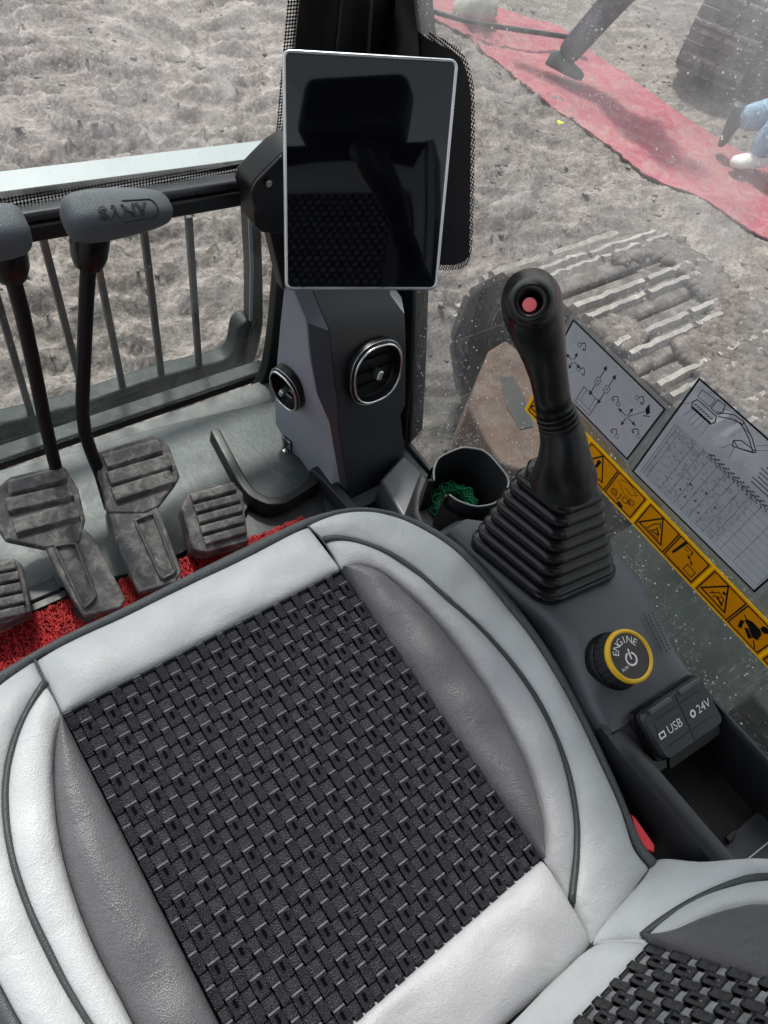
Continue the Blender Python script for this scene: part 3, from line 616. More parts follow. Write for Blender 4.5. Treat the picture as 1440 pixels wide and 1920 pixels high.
# roof with an unseen hatch placed for its light, rear wall, left door posts: the rest of the shell
sh = thing('cab_roof', 'dark cab roof with unseen glass hatch placed for light from the front', 'roof', (.2, 0, 1.75))
RZ = 1.75
for c, s in (((-.35, .1, RZ), (.40, 1.9, .05)), ((.70, .1, RZ), (.42, 1.9, .05)), ((.17, 1.0, RZ), (.64, .10, .05)), ((.17, -.175, RZ), (.64, 1.35, .05))):
    obj('roof_panel', box(c, s), M['plastic'], sh, bevel=.004)
M['pane_roof'] = glass('unseen_hatch_glass', (.9, .9, .9), .03, (.7, .7, .7), .1, .05)
obj('unseen_light_hatch', box((.17, .725, RZ), (.64, .45, .008)), M['pane_roof'], sh)
bk = thing('rear_wall', 'beige rear wall of the cab behind the seat', 'wall', (.2, -.80, 0))
M['liner'] = simple('liner', (.30, .29, .27), .6, var=.05)
obj('lower_panel', box((.15, -.80, .45), (1.40, .05, .95)), M['liner'], bk, bevel=.01)
obj('post', box((-.50, -.80, 1.35), (.08, .06, .80)), M['plastic_b'], bk); obj('post', box((.81, -.80, 1.35), (.08, .06, .80)), M['plastic_b'], bk)
obj('rear_glass', box((.15, -.80, 1.35), (1.22, .006, .80)), M['pane_roof'], bk)
lp = thing('door_post', 'black left front door post of the cab', 'pillar', (-.78, .98, 0))
obj('post', box((-.78, 1.0, .87), (.06, .08, 1.75)), M['plastic_b'], lp, bevel=.01)

# front guard outside the windshield ---------------------------------
YG = YF+.13
gd = thing('front_guard', 'grey steel window guard of upright bars outside the lower windshield', 'guard', (.2, YG, 0))
def rail(upx, lwx, y, th, name, mat, bev=.008, n=40):
    U = smooth([ony(*p, y) for p in upx], n, 2); L = smooth([ony(*p, y) for p in lwx], n, 2)
    return obj(name, loft([[u, l, l+Y3*th, u+Y3*th] for u, l in zip(U, L)]), mat, gd, bevel=bev)
up_ = [(-300, 845), (-150, 818), (0, 797), (90, 775), (150, 760), (235, 730), (300, 708), (375, 688), (432, 676), (443, 650), (447, 612), (462, 603)]
lw_ = [(-300, 915), (-150, 885), (0, 857), (100, 835), (200, 808), (290, 782), (370, 758), (440, 730), (470, 700), (484, 665), (492, 630), (496, 600)]
rail(up_, lw_, YG, .045, 'bottom_rail', M['guard'])
iu = [ony(a*.45+c*.55, b*.45+d*.55, YG-.006) for (a, b), (c, d) in zip(up_, lw_)]
obj('rail_bead', tube(smooth(iu, 40, 2), .006, 8), M['guard'], gd, smooth=True)
rail([(470, 612), (472, 520), (468, 440), (466, 398)], [(494, 612), (494, 520), (491, 440), (490, 398)], YG, .035, 'side_post', M['guard_bar'], .004, 12)
obj('side_strip', tube([ony(x, y, YG-.01) for x, y in [(470, 600), (472, 500), (468, 400)]], .004, 6), M['guard_top'], gd)
for (x0, y0), (x1, y1) in (((42, 298), (158, 745)), ((142, 290), (232, 735)), ((252, 285), (304, 712)), ((345, 280), (374, 695)), ((-75, 320), (62, 790)), ((-210, 340), (-50, 812))):
    a, b = ony(x0+(x1-x0)*(405-y0)/(y1-y0), 405, YG+.012), ony(x1, y1, YG+.012); obj('guard_bar', loft([[p+np.array(o_) for o_ in ((-.0060, -.006, 0), (.0060, -.006, 0), (.0060, .008, 0), (-.0060, .008, 0))] for p in (a, b)]), M['guard_bar'], gd, bevel=.002)
ta, tb = ony(-300, 399, YG-.01), ony(520, 291, YG-.01)
obj('top_rail', prism([ta, tb, tb+Y3*.045+Z3*.004, ta+Y3*.045+Z3*.004], (0, 0, -.004)), M['guard_top'], gd, bevel=.001)
obj('rail_face', prism([ta-Z3*.0045, tb-Z3*.0045, tb-Z3*.045, ta-Z3*.045], (0, .004, 0)), M['guard_bar'], gd)
# outer lip of the cab below the lower pane
lo = [(-.75, YF+.015, -.035), (.72, YF+.015, -.035), (.72, YF+.05, -.035), (-.75, YF+.05, -.035)]
obj('cab_lip', prism(lo, (0, 0, .03)), M['guard'], bevel=.004, label='dirty steel lip of the cab floor under the lower windshield', cat='cab lip')

# machine deck outside the right window, seen dark through the low part of the pane
dk = thing('machine_deck', 'dark grey machine deck plate outside below the right window', 'machine deck', (1.4, -.4, -.30))
M['deckpaint'] = simple('deck_paint', (.012, .016, .015), .8, var=.3, vs=5, spec=.1, dust=((.035, .04, .036), .16, 6))
obj('deck_plate', prism([(.90, -1.6, -.16), (1.80, -1.6, -.16), (1.80, .16, -.16), (1.55, .34, -.16), (.90, .34, -.16)], (0, 0, -.10)), M['deckpaint'], dk, bevel=.01)
obj('deck_step', prism([(1.15, -1.6, -.158), (1.80, -1.6, -.158), (1.80, -.10, -.158), (1.15, -.10, -.158)], (0, 0, .10)), M['deckpaint'], dk, bevel=.01)
# ================================================================== PEDALS, LEVERS, MAT
pn = nrm([0, -.35, 1]); pp0 = np.array([.25, .80, .15])
def pedal_pts(px, dz=0): return [onp(*q, pp0+pn*dz, pn) for q in px]
def pedal(label, head, stem, grooves, insets, group, thick=.022, arm=None):
    H = pedal_pts(head); base = np.mean(H, 0); base[2] = 0.014
    root = thing('foot_pedal', label, 'pedal', base, group)
    obj('pad', prism([p-pn*thick for p in H], pn*thick), M['pedal'], root, bevel=.004, seg=2, angle=25)
    for g_ in grooves:
        a, b, w_ = g_; A, B = pedal_pts([a, b]); d = nrm(B-A); s_ = np.cross(pn, d)
        rg = [[p+s_*x+pn*z for x, z in ((-w_, -.002), (-w_*.62, .009), (w_*.55, .0095), (w_, -.002))] for p in (A, B)]
        obj('rib', loft(rg), M['pedal'], root, bevel=.002)
    if stem:
        S_ = pedal_pts(stem); obj('stem', prism([p-pn*(thick+.004) for p in S_], pn*(thick+.0015)), M['pedal'], root, bevel=.004, angle=25)
    for q in insets:
        I = resample(pedal_pts(q+[q[0]], .0015), 33)[:-1]; obj('stem_rim', tube(I, .0028, 6, closed=True), M['pedal_edge'], root, smooth=True)
    if arm:
        a, b = pedal_pts(arm); a = a-pn*.02; b = b-pn*.02; b2 = np.array([b[0], b[1]+.02, .015])
        obj('pedal_arm', tube([a, b, b2], .010, 8), M['blackmetal'], root, smooth=True)
    return root
GP = 'travel pedals in the footwell'
pedal('large dusty travel pedal with stem, below the uncropped lever',
      [(171, 853), (183, 846), (284, 815), (302, 822), (318, 836), (338, 893), (329, 908), (297, 950), (270, 962), (202, 962), (191, 907)],
      [(200, 950), (296, 946), (318, 1005), (342, 1071), (330, 1092), (262, 1111), (249, 1084), (222, 1027)],
      [((196, 868), (300, 838), .017), ((203, 900), (318, 866), .017), ((212, 930), (322, 895), .017)],
      [[(253, 976), (288, 962), (330, 1072), (304, 1086)]], GP)
pedal('large dusty travel pedal with stem, below the lever cropped by the left edge',
      [(-4, 912), (18, 893), (111, 871), (124, 876), (147, 916), (160, 973), (150, 1018), (84, 1027), (9, 1011), (-8, 985)],
      [(84, 1022), (155, 985), (178, 1010), (238, 1124), (225, 1140), (160, 1155), (133, 1116), (105, 1065)],
      [((14, 918), (122, 890), .016), ((12, 950), (135, 922), .016), ((26, 990), (146, 958), .018)],
      [[(102, 1024), (142, 1018), (180, 1118), (158, 1142)]], GP)
GS = 'small ribbed foot rests'
pedal('small ribbed dusty foot pedal right of the travel pedals',
      [(340, 950), (351, 927), (400, 907), (444, 909), (456, 924), (466, 1015), (385, 1036), (362, 1030)], None,
      [((358, 936), (440, 914), .011), ((364, 956), (448, 934), .010), ((370, 976), (452, 954), .010), ((376, 996), (456, 974), .010), ((382, 1016), (460, 994), .010)], [], GS, .05)
pedal('small ribbed dusty foot pedal cropped by the left edge below the big pedal',
      [(-60, 1075), (-40, 1052), (27, 1046), (44, 1062), (60, 1147), (20, 1165), (-50, 1190)], None,
      [((-40, 1072), (30, 1060), .010), ((-36, 1094), (36, 1080), .010), ((-32, 1116), (40, 1101), .010), ((-28, 1138), (46, 1122), .010), ((-24, 1160), (48, 1144), .010)], [], GS, .05)
# hinge block under the pedals
hz = thing('pedal_bracket', 'pale bracket block on the floor between the left pedals', 'bracket', onz(80, 1110, .014))
a = onz(80, 1112, .03); obj('block', box(a, (.05, .03, .03)), M['floorplate'], hz, bevel=.003); obj('slot', box(a-Y3*.022, (.06, .012, .018)), M['seal'], hz)

def lever(label, ends, cpx, zt, rod_px, zb, twist, text, group):
    """travel lever: cross grip, collar and rod down to the floor"""
    C_ = np.array(onp(cpx[0], cpx[1], (0, .80, 0), (0, 1, 0)))
    base = onz(*rod_px[-1], zb); root = thing('travel_lever', label, 'lever', base, group)
    A, B = ony(*ends[0], .80), ony(*ends[1], .80+twist); ax = nrm(B-A); L = np.linalg.norm(B-A)
    eye = nrm(EYE-C_); v = nrm(np.array([0, -.35, 1])-ax*np.dot([0, -.35, 1], ax)); w_ = np.cross(ax, v)
    w_ = w_ if w_[1] < 0 else -w_                       # towards the operator
    prof = text[0]; rings = []
    for t_, hu, hd, dp in prof:
        c = A+ax*L*t_; ring = []
        for k in range(20):
            a = 2*math.pi*k/20; ca, sa = math.cos(a), math.sin(a); e = .62
            x = math.copysign(abs(ca)**e, ca)*dp; y = math.copysign(abs(sa)**e, sa)*(hu if sa > 0 else hd)
            ring.append(c+w_*x+v*y)
        rings.append(ring)
    g_ = obj('grip', loft(rings), M['lever_grip'], root, smooth=True, sub=1)
    # collar and rod
    ry = [onp(*q, (0, .83, 0), (0, 1, 0)) for q in rod_px[:1]]
    P0 = ony(*rod_px[0], .815); Pn = onz(*rod_px[-1], zb)
    path = []
    for i, q in enumerate(rod_px):
        t_ = i/(len(rod_px)-1); yy = P0[1]*(1-t_)+Pn[1]*t_; path.append(ony(*q, yy))
    path = resample(path, 24)
    obj('rod', tube(path, .0100, 12), M['blackmetal'], root, smooth=True)
    d = nrm(path[0]-path[4]); c0 = path[0]+d*.012
    obj('collar', loft([[c0+d*x+r*(math.cos(a)*nrm(np.cross(d, X3))+math.sin(a)*nrm(np.cross(d, np.cross(d, X3)))) for a in np.arange(20)*2*math.pi/20] for x, r in ((-.028, .013), (-.026, .018), (-.012, .0225), (.012, .024), (.028, .024))]), M['grip'], root, smooth=True, sharp=50)
    return root, A, ax, L, v, w_, g_
profR = [(0, .012, .010, .012), (.02, .021, .018, .020), (.10, .027, .027, .025), (.30, .030, .028, .026), (.55, .029, .022, .025), (.80, .025, .014, .022), (.93, .020, .010, .018), (.985, .013, .006, .012), (1, .008, .004, .008)]
rt, A, ax, L, v, w_, g_ = lever('black travel lever with grey T grip embossed SANY, standing in front of the guard', [(119, 412), (319, 392)], (200, 410), .6,
    [(167, 478), (162, 560), (157, 680), (154, 770), (160, 815), (172, 850), (188, 890), (205, 950)], .03, -.005, (profR,), 'travel levers')
# raised name plate outline and letters on the top face of the grip
n_ = nrm(w_*.62+v*.78); vv = nrm(np.cross(n_, ax)); vv = vv if vv[2] > 0 else -vv
oc = A+ax*L*.50+w_*.020+v*.030; vv = nrm(vv-ax*vv.dot(ax))
from mathutils.bvhtree import BVHTree
_dg = bpy.context.evaluated_depsgraph_get(); _dg.update(); _tree = BVHTree.FromObject(g_, _dg)
def drop(P, lift=.0017):
    out = []
    for p in P:
        h = _tree.ray_cast(Vector(np.asarray(p)+n_*.03-off(g_)), Vector(-n_)); out.append((np.array(h[0])+off(g_)+n_*lift) if h[0] is not None else np.asarray(p)-n_*.01)
    return out
_t = text_geo('SANY', .0215, oc-ax*.004, ax*1.12, vv, n_, 0, bold=.0006); txt = (drop(_t[0]), _t[1])
tg = obj('lettering', txt, M['plastic_d'], g_); tg['label'] = 'embossed SANY lettering'
rim_ = [oc+ax*a_+vv*b_+n_*.0022 for a_, b_ in [(-.002, .0125), (.034, .0115), (.039, .006), (.040, -.004), (.036, -.0095), (-.005, -.0120)]]
obj('plate_edge', tube(drop(resample(rim_, 30), .0010), .0007, 5), M['plastic_d'], g_)
profL = [(t_, a_, b_, c_) for t_, a_, b_, c_ in profR][::-1]; profL = [(1-t_, a_, b_, c_) for t_, a_, b_, c_ in profL]
lever('black travel lever with grey T grip cropped by the left edge', [(-150, 470), (52, 425)], (0, 440), .6,
    [(18, 500), (40, 580), (62, 680), (82, 780), (98, 850), (112, 905), (124, 960)], .03, -.005, (profL,), 'travel levers')

# red coil floor mat ---------------------------------------------------
mt_edge = [(-160, 1262), (0, 1188), (60, 1155), (128, 1122), (141, 1158), (160, 1170), (225, 1140), (226, 1088), (249, 1082), (258, 1118), (345, 1090), (336, 1050), (470, 1010), (568, 970), (580, 990)]
em = [onz(*q, .03) for q in mt_edge]
back = [np.array([em[-1][0]+.02, .46, .03]), np.array([em[0][0]-.05, .46, .03])]
poly = em+back
mat_ = thing('floor_mat', 'red coil vinyl floor mat showing between the pedals and the seat front', 'floor mat', (np.mean([p[0] for p in poly]), .55, .014))
obj('backing', prism([p-Z3*.014 for p in poly], (0, 0, .010)), M['redmat_dirty'], mat_)
P2 = np.array(poly)[:, :2]
def inside(x, y, P):
    c = np.zeros(len(x), bool); j = len(P)-1
    for i in range(len(P)):
        k = ((P[i, 1] > y) != (P[j, 1] > y)) & (x < (P[j, 0]-P[i, 0])*(y-P[i, 1])/(P[j, 1]-P[i, 1]+1e-12)+P[i, 0]); c ^= k; j = i
    return c
n = 60000; xy = rng.random((n, 2))*[P2[:, 0].max()-P2[:, 0].min(), .40]+[P2[:, 0].min(), P2[:, 1].max()-.40]; k = inside(xy[:, 0], xy[:, 1], P2); xy = xy[k][:26000]; n = len(xy)
th = rng.random(n)*6.28; ln = .0035+.004*rng.random(n); h = .026+.009*rng.random(n)
V = np.zeros((n, 9, 3)); dx, dy = np.cos(th), np.sin(th); rr_ = .0009
for j, (t_, zz) in enumerate(((-1, -.006), (0, .0035), (1, -.006))):
    for i_, (sx, sz) in enumerate(((-1, 0), (1, 0), (0, 1))):
        V[:, j*3+i_, 0] = xy[:, 0]+dx*ln*t_-dy*rr_*sx; V[:, j*3+i_, 1] = xy[:, 1]+dy*ln*t_+dx*rr_*sx; V[:, j*3+i_, 2] = h+zz+rr_*1.4*sz
f = np.array([(a+i_, a+(i_+1) % 3, a+3+(i_+1) % 3, a+3+i_) for a in (0, 3) for i_ in range(3)])
F = (f[None]+np.arange(n)[:, None, None]*9).reshape(-1, 4); q = quick('mat_fibre', V.reshape(-1, 3)-off(mat_), F, M['redmat']); q.parent = mat_; q['kind'] = 'stuff'

# ================================================================== MONITOR COLUMN
Pf = lambda x, y, dz=0: onp(x, y, (0, .63-dz, 0), nrm((0, 1, -.25)))
Pl = lambda x, y, d=0: onp(x, y, (.62-d, 0, 0), nrm((1, 0, .12)))
colm = thing('monitor_column', 'grey blue air vent column standing in the corner under the tablet screen', 'column', (.68, .68, 0))
L1 = [Pf(*q) for q in [(549, 500), (554, 543), (581, 608), (587, 674), (599, 743), (621, 795), (634, 870), (649, 951), (655, 990)]]
L2 = [Pf(*q) for q in [(572, 500), (580, 543), (611, 615), (617, 680), (626, 745), (628, 792), (640, 870), (652, 951), (658, 990)]]
L3 = [Pf(*q) for q in [(726, 500), (732, 552), (758, 587), (760, 650), (759, 757), (750, 776), (758, 850), (765, 930), (768, 975)]]
for L_ in (L1, L2, L3):
    for k in (0, 1):
        q_ = ((549, 500), (554, 543)) if L_ is L1 else ((572, 500), (580, 543)) if L_ is L2 else ((726, 500), (732, 552))
        L_[k] = onp(*q_[k], L_[2], nrm((0, 1, -.95)))
def back_of(a, dy, dx=0): return a+np.array([dx, dy, 0])
L0px = [(541, 500), (533, 543), (526, 608), (520, 674), (516, 743), (517, 795), (553, 859), (616, 947), (640, 975)]
L0 = [Pl(*q) if i < 6 else onz(*q, .0) for i, q in enumerate(L0px)]
rings = []
for a, b, c, lb in zip(L1, L2, L3, L0):
    rb = np.array([c[0]+.045, .93, c[2]])
    rings.append([a+Y3*.012, b-Y3*.004, c, c+np.array([.02, .035, 0]), rb, lb*.5+rb*.5+np.array([0, .02, 0]), lb])
nR = 7
# the faces are separate mouldings: front panel, chamfer strip, left panel, back shell
def strip(name, A, B, mat, parent, th=.0):
    return obj(name, grid([[a, b] for a, b in zip(A, B)], len(A), 2), mat, parent, smooth=True, sharp=30)
obj('shell', loft([r for r in rings], (True, True)), M['column'], colm, smooth=True, sharp=18)
fp = [[b+np.array([.002, -.006, 0]), c+np.array([-.001, -.003, 0]), c+Y3*.01, b+Y3*.01+np.array([.003, 0, 0])] for b, c in zip(L2, L3)]
obj('front_panel', loft(fp), M['column_d'], colm, smooth=True, sharp=25, bevel=.002)
cp = [[a+np.array([-.001, .004, 0]), b+np.array([.001, -.008, 0]), b+np.array([.001, .006, 0]), a+np.array([.002, .012, 0])] for a, b in zip(L1, L2)]
M['chamfer'] = simple('chamfer_plastic', (.055, .058, .068), .42, var=.05, grain=(900, .2, .0004))
obj('chamfer_strip', loft(cp), M['chamfer'], colm, smooth=True, sharp=25)
# upper silver-blue hood of the front panel (paler shoulder under the screen)
def vent(center, U, V_, n_, rx, ry, knob, parent, tilt=0):
    """round-cornered air vent: two bright rims, dark bowl, slats and thumb knob"""
    def ring(k, z, e=.84): return [center+U*k*rx*math.copysign(abs(math.cos(a))**e, math.cos(a))+V_*k*ry*math.copysign(abs(math.sin(a))**e, math.sin(a))+n_*z for a in np.arange(40)*2*math.pi/40]
    v_ = obj('air_vent', loft([ring(1.12, -.010), ring(1.10, .003), ring(1.05, .006), ring(1.0, .006)], (True, False)), M['plastic_b'], parent, smooth=True, sharp=50)
    obj('bowl', loft([ring(1.0, .006), ring(.94, -.006), ring(.80, -.018), ring(.2, -.022)], (False, True)), M['plastic_b'], v_, smooth=True)
    obj('rim', tube(ring(1.0, .0075), .0021, 8, closed=True), M['chrome'], v_, smooth=True)
    obj('rim', tube(ring(1.105, .003), .0007, 6, closed=True), M['alu'], v_, smooth=True)
    obj('flap', box(center-n_*.010, (rx*1.45, ry*.10, .010), (U, V_, n_)), M['plastic_b'], v_); obj('flap', box(center-n_*.010+V_*ry*.45, (rx*1.2, ry*.08, .010), (U, V_, n_)), M['plastic_b'], v_); obj('flap', box(center-n_*.010-V_*ry*.45, (rx*1.2, ry*.08, .010), (U, V_, n_)), M['plastic_b'], v_)
    ku = nrm(U*.9+V_*.35)
    obj('thumb_knob', box(center+n_*.006, (.010, .018, .018), (nrm(U*.94-V_*.34), nrm(U*.34+V_*.94), n_)), M['alu'], v_, bevel=.003, seg=3)
    return v_
cf = Pf(694, 690, .0); nf = nrm(np.cross(L3[4]-L2[4], L2[3]-L2[5])); nf = nf if nf[1] < 0 else -nf; cf = cf+nf*.016; Uf = nrm(np.cross(Z3, -nf))*1; Uf = Uf if Uf[0] > 0 else -Uf; Vf = nrm(np.cross(nf, Uf)); Vf = Vf if Vf[2] > 0 else -Vf
kx = 48/FPX*depth(cf)
vent(cf, Uf, Vf, nf, kx*1.13, kx*1.24, 1, colm)
# left vent on the side face
nl = nrm(np.cross(L0[4]-L1[4], L1[3]-L1[5])); nl = nl if nl[0] < 0 else -nl; cl = onp(543, 725, L1[4], nl)+nl*.004; Ul = nrm(np.cross(Z3, nl)); Vl = nrm(np.cross(nl, Ul)); Vl = Vl if Vl[2] > 0 else -Vl
vent(cl+nl*.004, Ul, Vl, nl, .032, .044, 1, colm)
# slim switch lower on the side face
cs = onp(550, 835, L1[5], nl)+nl*.010; sw = obj('side_switch', box(cs+nl*.003, (.022, .085, .008), (Ul, Vl, nl)), M['plastic_b'], colm, bevel=.003)
obj('switch_rim', tube([cs+nl*.008+Ul*a*.011+Vl*b*.043 for a, b in ((-1, -1), (1, -1), (1, 1), (-1, 1))], .0012, 6, closed=True), M['alu'], sw)
obj('switch_knob', box(cs+nl*.012, (.010, .014, .012), (Ul, Vl, nl)), M['chrome'], sw, bevel=.003)
# foot of column to the right
ft = [onz(*q, .0) for q in [(700, 940), (742, 893), (775, 925), (800, 990), (760, 1040)]]
obj('foot_cover', prism(ft, (0, 0, .07)), M['plastic'], colm, bevel=.006)

# ================================================================== TABLET SCREEN
Um = nrm(RW @ nrm([10046, -236, FPX])); Vm0 = RW @ nrm([-200, 2399, FPX]); Vm = nrm(Vm0-Um*Um.dot(Vm0)); Nm = np.cross(Um, Vm); Nm = nrm(Nm-.06*Um-.02*Vm); Um = nrm(Um-Nm*Um.dot(Nm)); Vm = np.cross(Nm, Um)
cm = EYE+ray(690, 320)*.88
cor = [onp(*q, cm, Nm) for q in [(535, 93), (862, 114), (815, 545), (532, 540)]]
ctr = np.mean(cor, 0); hw = (np.linalg.norm(cor[1]-cor[0])+np.linalg.norm(cor[2]-cor[3]))/4; hh = (np.linalg.norm(cor[3]-cor[0])+np.linalg.norm(cor[2]-cor[1]))/4
scr = thing('tablet_screen', 'large switched off portrait tablet display with bright metal rim on top of the column', 'screen', ctr)
def rrect(c, hw, hh, r, z, n=6, sk=None):
    P = []
    for sx, sy, a0 in ((1, 1, 0), (-1, 1, 90), (-1, -1, 180), (1, -1, 270)):
        for k in range(n+1):
            a = math.radians(a0+90*k/n); P.append((sx*(hw-r)+r*math.cos(a), sy*(hh-r)+r*math.sin(a)))
    return [c+Um*x+Vm*y+Nm*z for x, y in P]
# true corners (near rectangular) used so the rim follows the display
def quadpt(u, v, z=0):
    return ctr+Um*u*hw+Vm*v*hh+Nm*z
r_ = .007
obj('back_shell', loft([rrect(ctr, hw-.001, hh-.001, r_, .002), rrect(ctr, hw-.002, hh-.002, r_, .012), rrect(ctr, hw-.014, hh-.014, r_, .026)]), M['plastic_b'], scr, smooth=True, sharp=40)
M['screen'] = simple('screen_glass', (.0025, .0030, .0040), .03, var=.02, coat=0, rvar=.01, spec=.52)
obj('display_glass', loft([rrect(ctr, hw-.002, hh-.002, r_, .003), rrect(ctr, hw-.002, hh-.002, r_, .0005)]), M['screen'], scr, smooth=True, sharp=40)
rp = np.array(rrect(ctr, hw-.001, hh-.001, r_, .001, 5)); obj('metal_rim', tube(rp, .0021, 8, closed=True), M['alu'], scr, smooth=True)
obj('mount_arm', box(ctr+Nm*.05+Vm*.02, (.07, .09, .06), (Um, Vm, Nm)), M['plastic_b'], scr, bevel=.006)
br = [ony(*q, .90) for q in [(560, 270), (528, 290), (500, 318), (474, 345), (469, 365), (478, 395), (480, 428), (492, 438), (560, 445)]]
bkt = thing('screen_bracket', 'black plastic bracket with screw left of the tablet screen', 'bracket', br[3])
obj('bracket_body', prism(br, (0, .05, 0)), M['plastic_b'], bkt, bevel=.006, seg=3)
obj('bracket_edge', tube([p-Y3*.002 for p in smooth(br[1:6], 20, 1)], .0022, 6), M['plastic_d'], bkt, smooth=True)
s0 = ony(503, 343, .897); obj('screw', loft([[s0+np.array([r*math.cos(a), -z, r*math.sin(a)]) for a in np.arange(12)*2*math.pi/12] for r, z in ((.0055, 0), (.0055, .003), (.004, .004))]), M['screw'], bkt)
obj('hanger', prism([ony(*q, .93) for q in [(505, 430), (560, 430), (560, 560), (532, 545)]], (0, .03, 0)), M['plastic_b'], bkt, bevel=.004)

# ================================================================== CUP HOLDER
cup = thing('cup_holder', 'eight sided black cup holder with pale rim and a slot in its side', 'cup holder', onz(880, 1010, .36))
rimpx_ = [(812, 902), (811, 880), (820, 857), (866, 837), (905, 843), (922, 856), (957, 898), (950, 930), (925, 948), (892, 953), (857, 941), (841, 929)]
rimpx = rimpx_
ZR = .50
rim = [onz(*q, ZR) for q in rimpx]; cc_ = np.mean(rim, 0); dn = .078
def scl(P, k, dz): return [cc_+(p-cc_)*np.array([k, k, 0])+np.array([0, 0, dz]) for p in P]
inner = scl(rim, .96, 0)
# wall: open ring with the slot between last and first rim points
R0 = smooth(rim, 60, 1)*.6+resample(rim, 60)*.4; outer = np.array(R0); inn = cc_+(outer-cc_)*np.array([.95, .95, 1]); low = cc_+(outer-cc_)*np.array([.86, .86, 1])-Z3*dn; lin = cc_+(outer-cc_)*np.array([.81, .81, 1])-Z3*dn
rg = [[a, b, c, d] for a, b, c, d in zip(outer, inn, lin, low)]
obj('cup_wall', loft(rg), M['plastic_d'], cup, smooth=True, sharp=30)
obj('rim_edge', tube((outer+inn)/2+Z3*.001, .0012, 6), M['rim_grey'], cup, smooth=True)
bt = cc_+(np.array(resample(rim+[rim[0]], 40))-cc_)*np.array([.87, .87, 1])-Z3*(dn-.004)
obj('cup_base', prism([p for p in bt[:-1]], (0, 0, -.006)), M['plastic_b'], cup)
# slot flanges
for e_ in (R0[0], R0[-1]):
    obj('slot_flange', prism([e_, e_+(e_-cc_)*.12, e_+(e_-cc_)*.05-Z3*dn, e_*1-(e_-cc_)*.12-Z3*dn], nrm(np.cross(e_-cc_, Z3))*.004), M['plastic_d'], cup, bevel=.001)
# outer pocket body that carries the cup
ob = [[p for p in (cc_+(outer-cc_)*np.array([k, k, 1])-Z3*z)] for k, z in ((1.06, .02), (1.08, .07), (1.0, .16))]
obj('pocket_body', loft([list(resample(np.array(r), 24)) for r in ob], (False, True), closed=False), M['plastic_d'], cup, smooth=True, sharp=40)
mtb = onz(900, 1010, .40)
obj('mount', prism([onz(*q, .44) for q in [(780, 915), (790, 880), (812, 905), (835, 935), (850, 1000), (800, 1010), (775, 960)]], (0, 0, -.35)), M['plastic_d'], cup, bevel=.006)
obj('mount', prism([onz(*q, .46) for q in [(840, 960), (900, 975), (945, 960), (930, 1030), (850, 1030)]], (0, 0, -.12)), M['plastic_b'], cup, bevel=.006)
# green cord coiled inside
gc = thing('cord_coil', 'bright green cord coiled at the bottom of the cup holder', 'cord', cc_-Z3*(dn-.006)+0)
pts = []
for k in range(420):
    a = k*.32; r = .012+.022*((k*.37) % 1)+.002*math.sin(k*1.7); ctr2 = cc_-Z3*(dn-.012)+np.array([-.004, .002, 0])
    pts.append(ctr2+np.array([1.05*r*math.cos(a), r*math.sin(a), .010*((k*.61) % 1)+.0002*k*.2]))
obj('cord', tube(smooth(pts, 1600, 2), .0009, 5), M['green'], gc, smooth=True)
sl = onz(805, 973, .42); obj('socket_head', loft([[sl+np.array([.008*math.cos(a)*k, .008*math.sin(a)*k, z]) for a in np.arange(6)*2*math.pi/6] for k, z in ((1, -.01), (1, .004), (.8, .006))]), M['screw'], cup)

# ================================================================== RIGHT CONSOLE
con = thing('side_console', 'dark plastic right hand console with speaker holes and an open storage tray', 'console', (.50, .05, 0))
ZC = .515
# top deck: left edge and right edge as seen, on a gently crowned deck
Lp = [(838, 1003), (868, 1030), (905, 1062), (960, 1110), (1012, 1146), (1040, 1172), (1062, 1205), (1082, 1262), (1112, 1325), (1150, 1372)]
Rp = [(878, 978), (960, 985), (1060, 1005), (1150, 1030), (1195, 1075), (1218, 1110), (1238, 1160), (1262, 1215), (1285, 1250), (1312, 1282)]
def deckz(t_): return ZC
nL = 40; Lc = smooth([onz(*q, deckz(i/9)) for i, q in enumerate(Lp)], nL, 1); Rc = smooth([onz(*q, deckz(i/9)-.002) for i, q in enumerate(Rp)], nL, 1)
nv = 22; P = np.zeros((nL, nv, 3)); w_ = np.linspace(0, 1, nv)
for i in range(nL):
    for j, t_ in enumerate(w_):
        p = Lc[i]*(1-t_)+Rc[i]*t_; e = min(t_, 1-t_); p = p+Z3*(.010*(1-math.exp(-e*14))*min(1, (nL-1-i)/6)); P[i, j] = p
sideL = [P[:, 0]+np.array([-.004*k**.5, 0, -.012*k]) for k in (1, 3, 8, 20, 44)]
sideR = [P[:, -1]+np.array([.006*k**.5, 0, -.012*k]) for k in (1, 3, 8, 20, 44)]
full = np.concatenate([np.stack(sideL[::-1], 1), P, np.stack(sideR, 1)], 1)
obj('deck', grid(full, nL, full.shape[1]), M['plastic'], con, smooth=True, sharp=60)
# front nose closes the deck
fr0 = full[0]; obj('nose', grid([fr0, fr0+np.array([0, .012, -.02]), fr0+np.array([0, .02, -.25])], 3, fr0.shape[0]), M['plastic'], con, smooth=True)
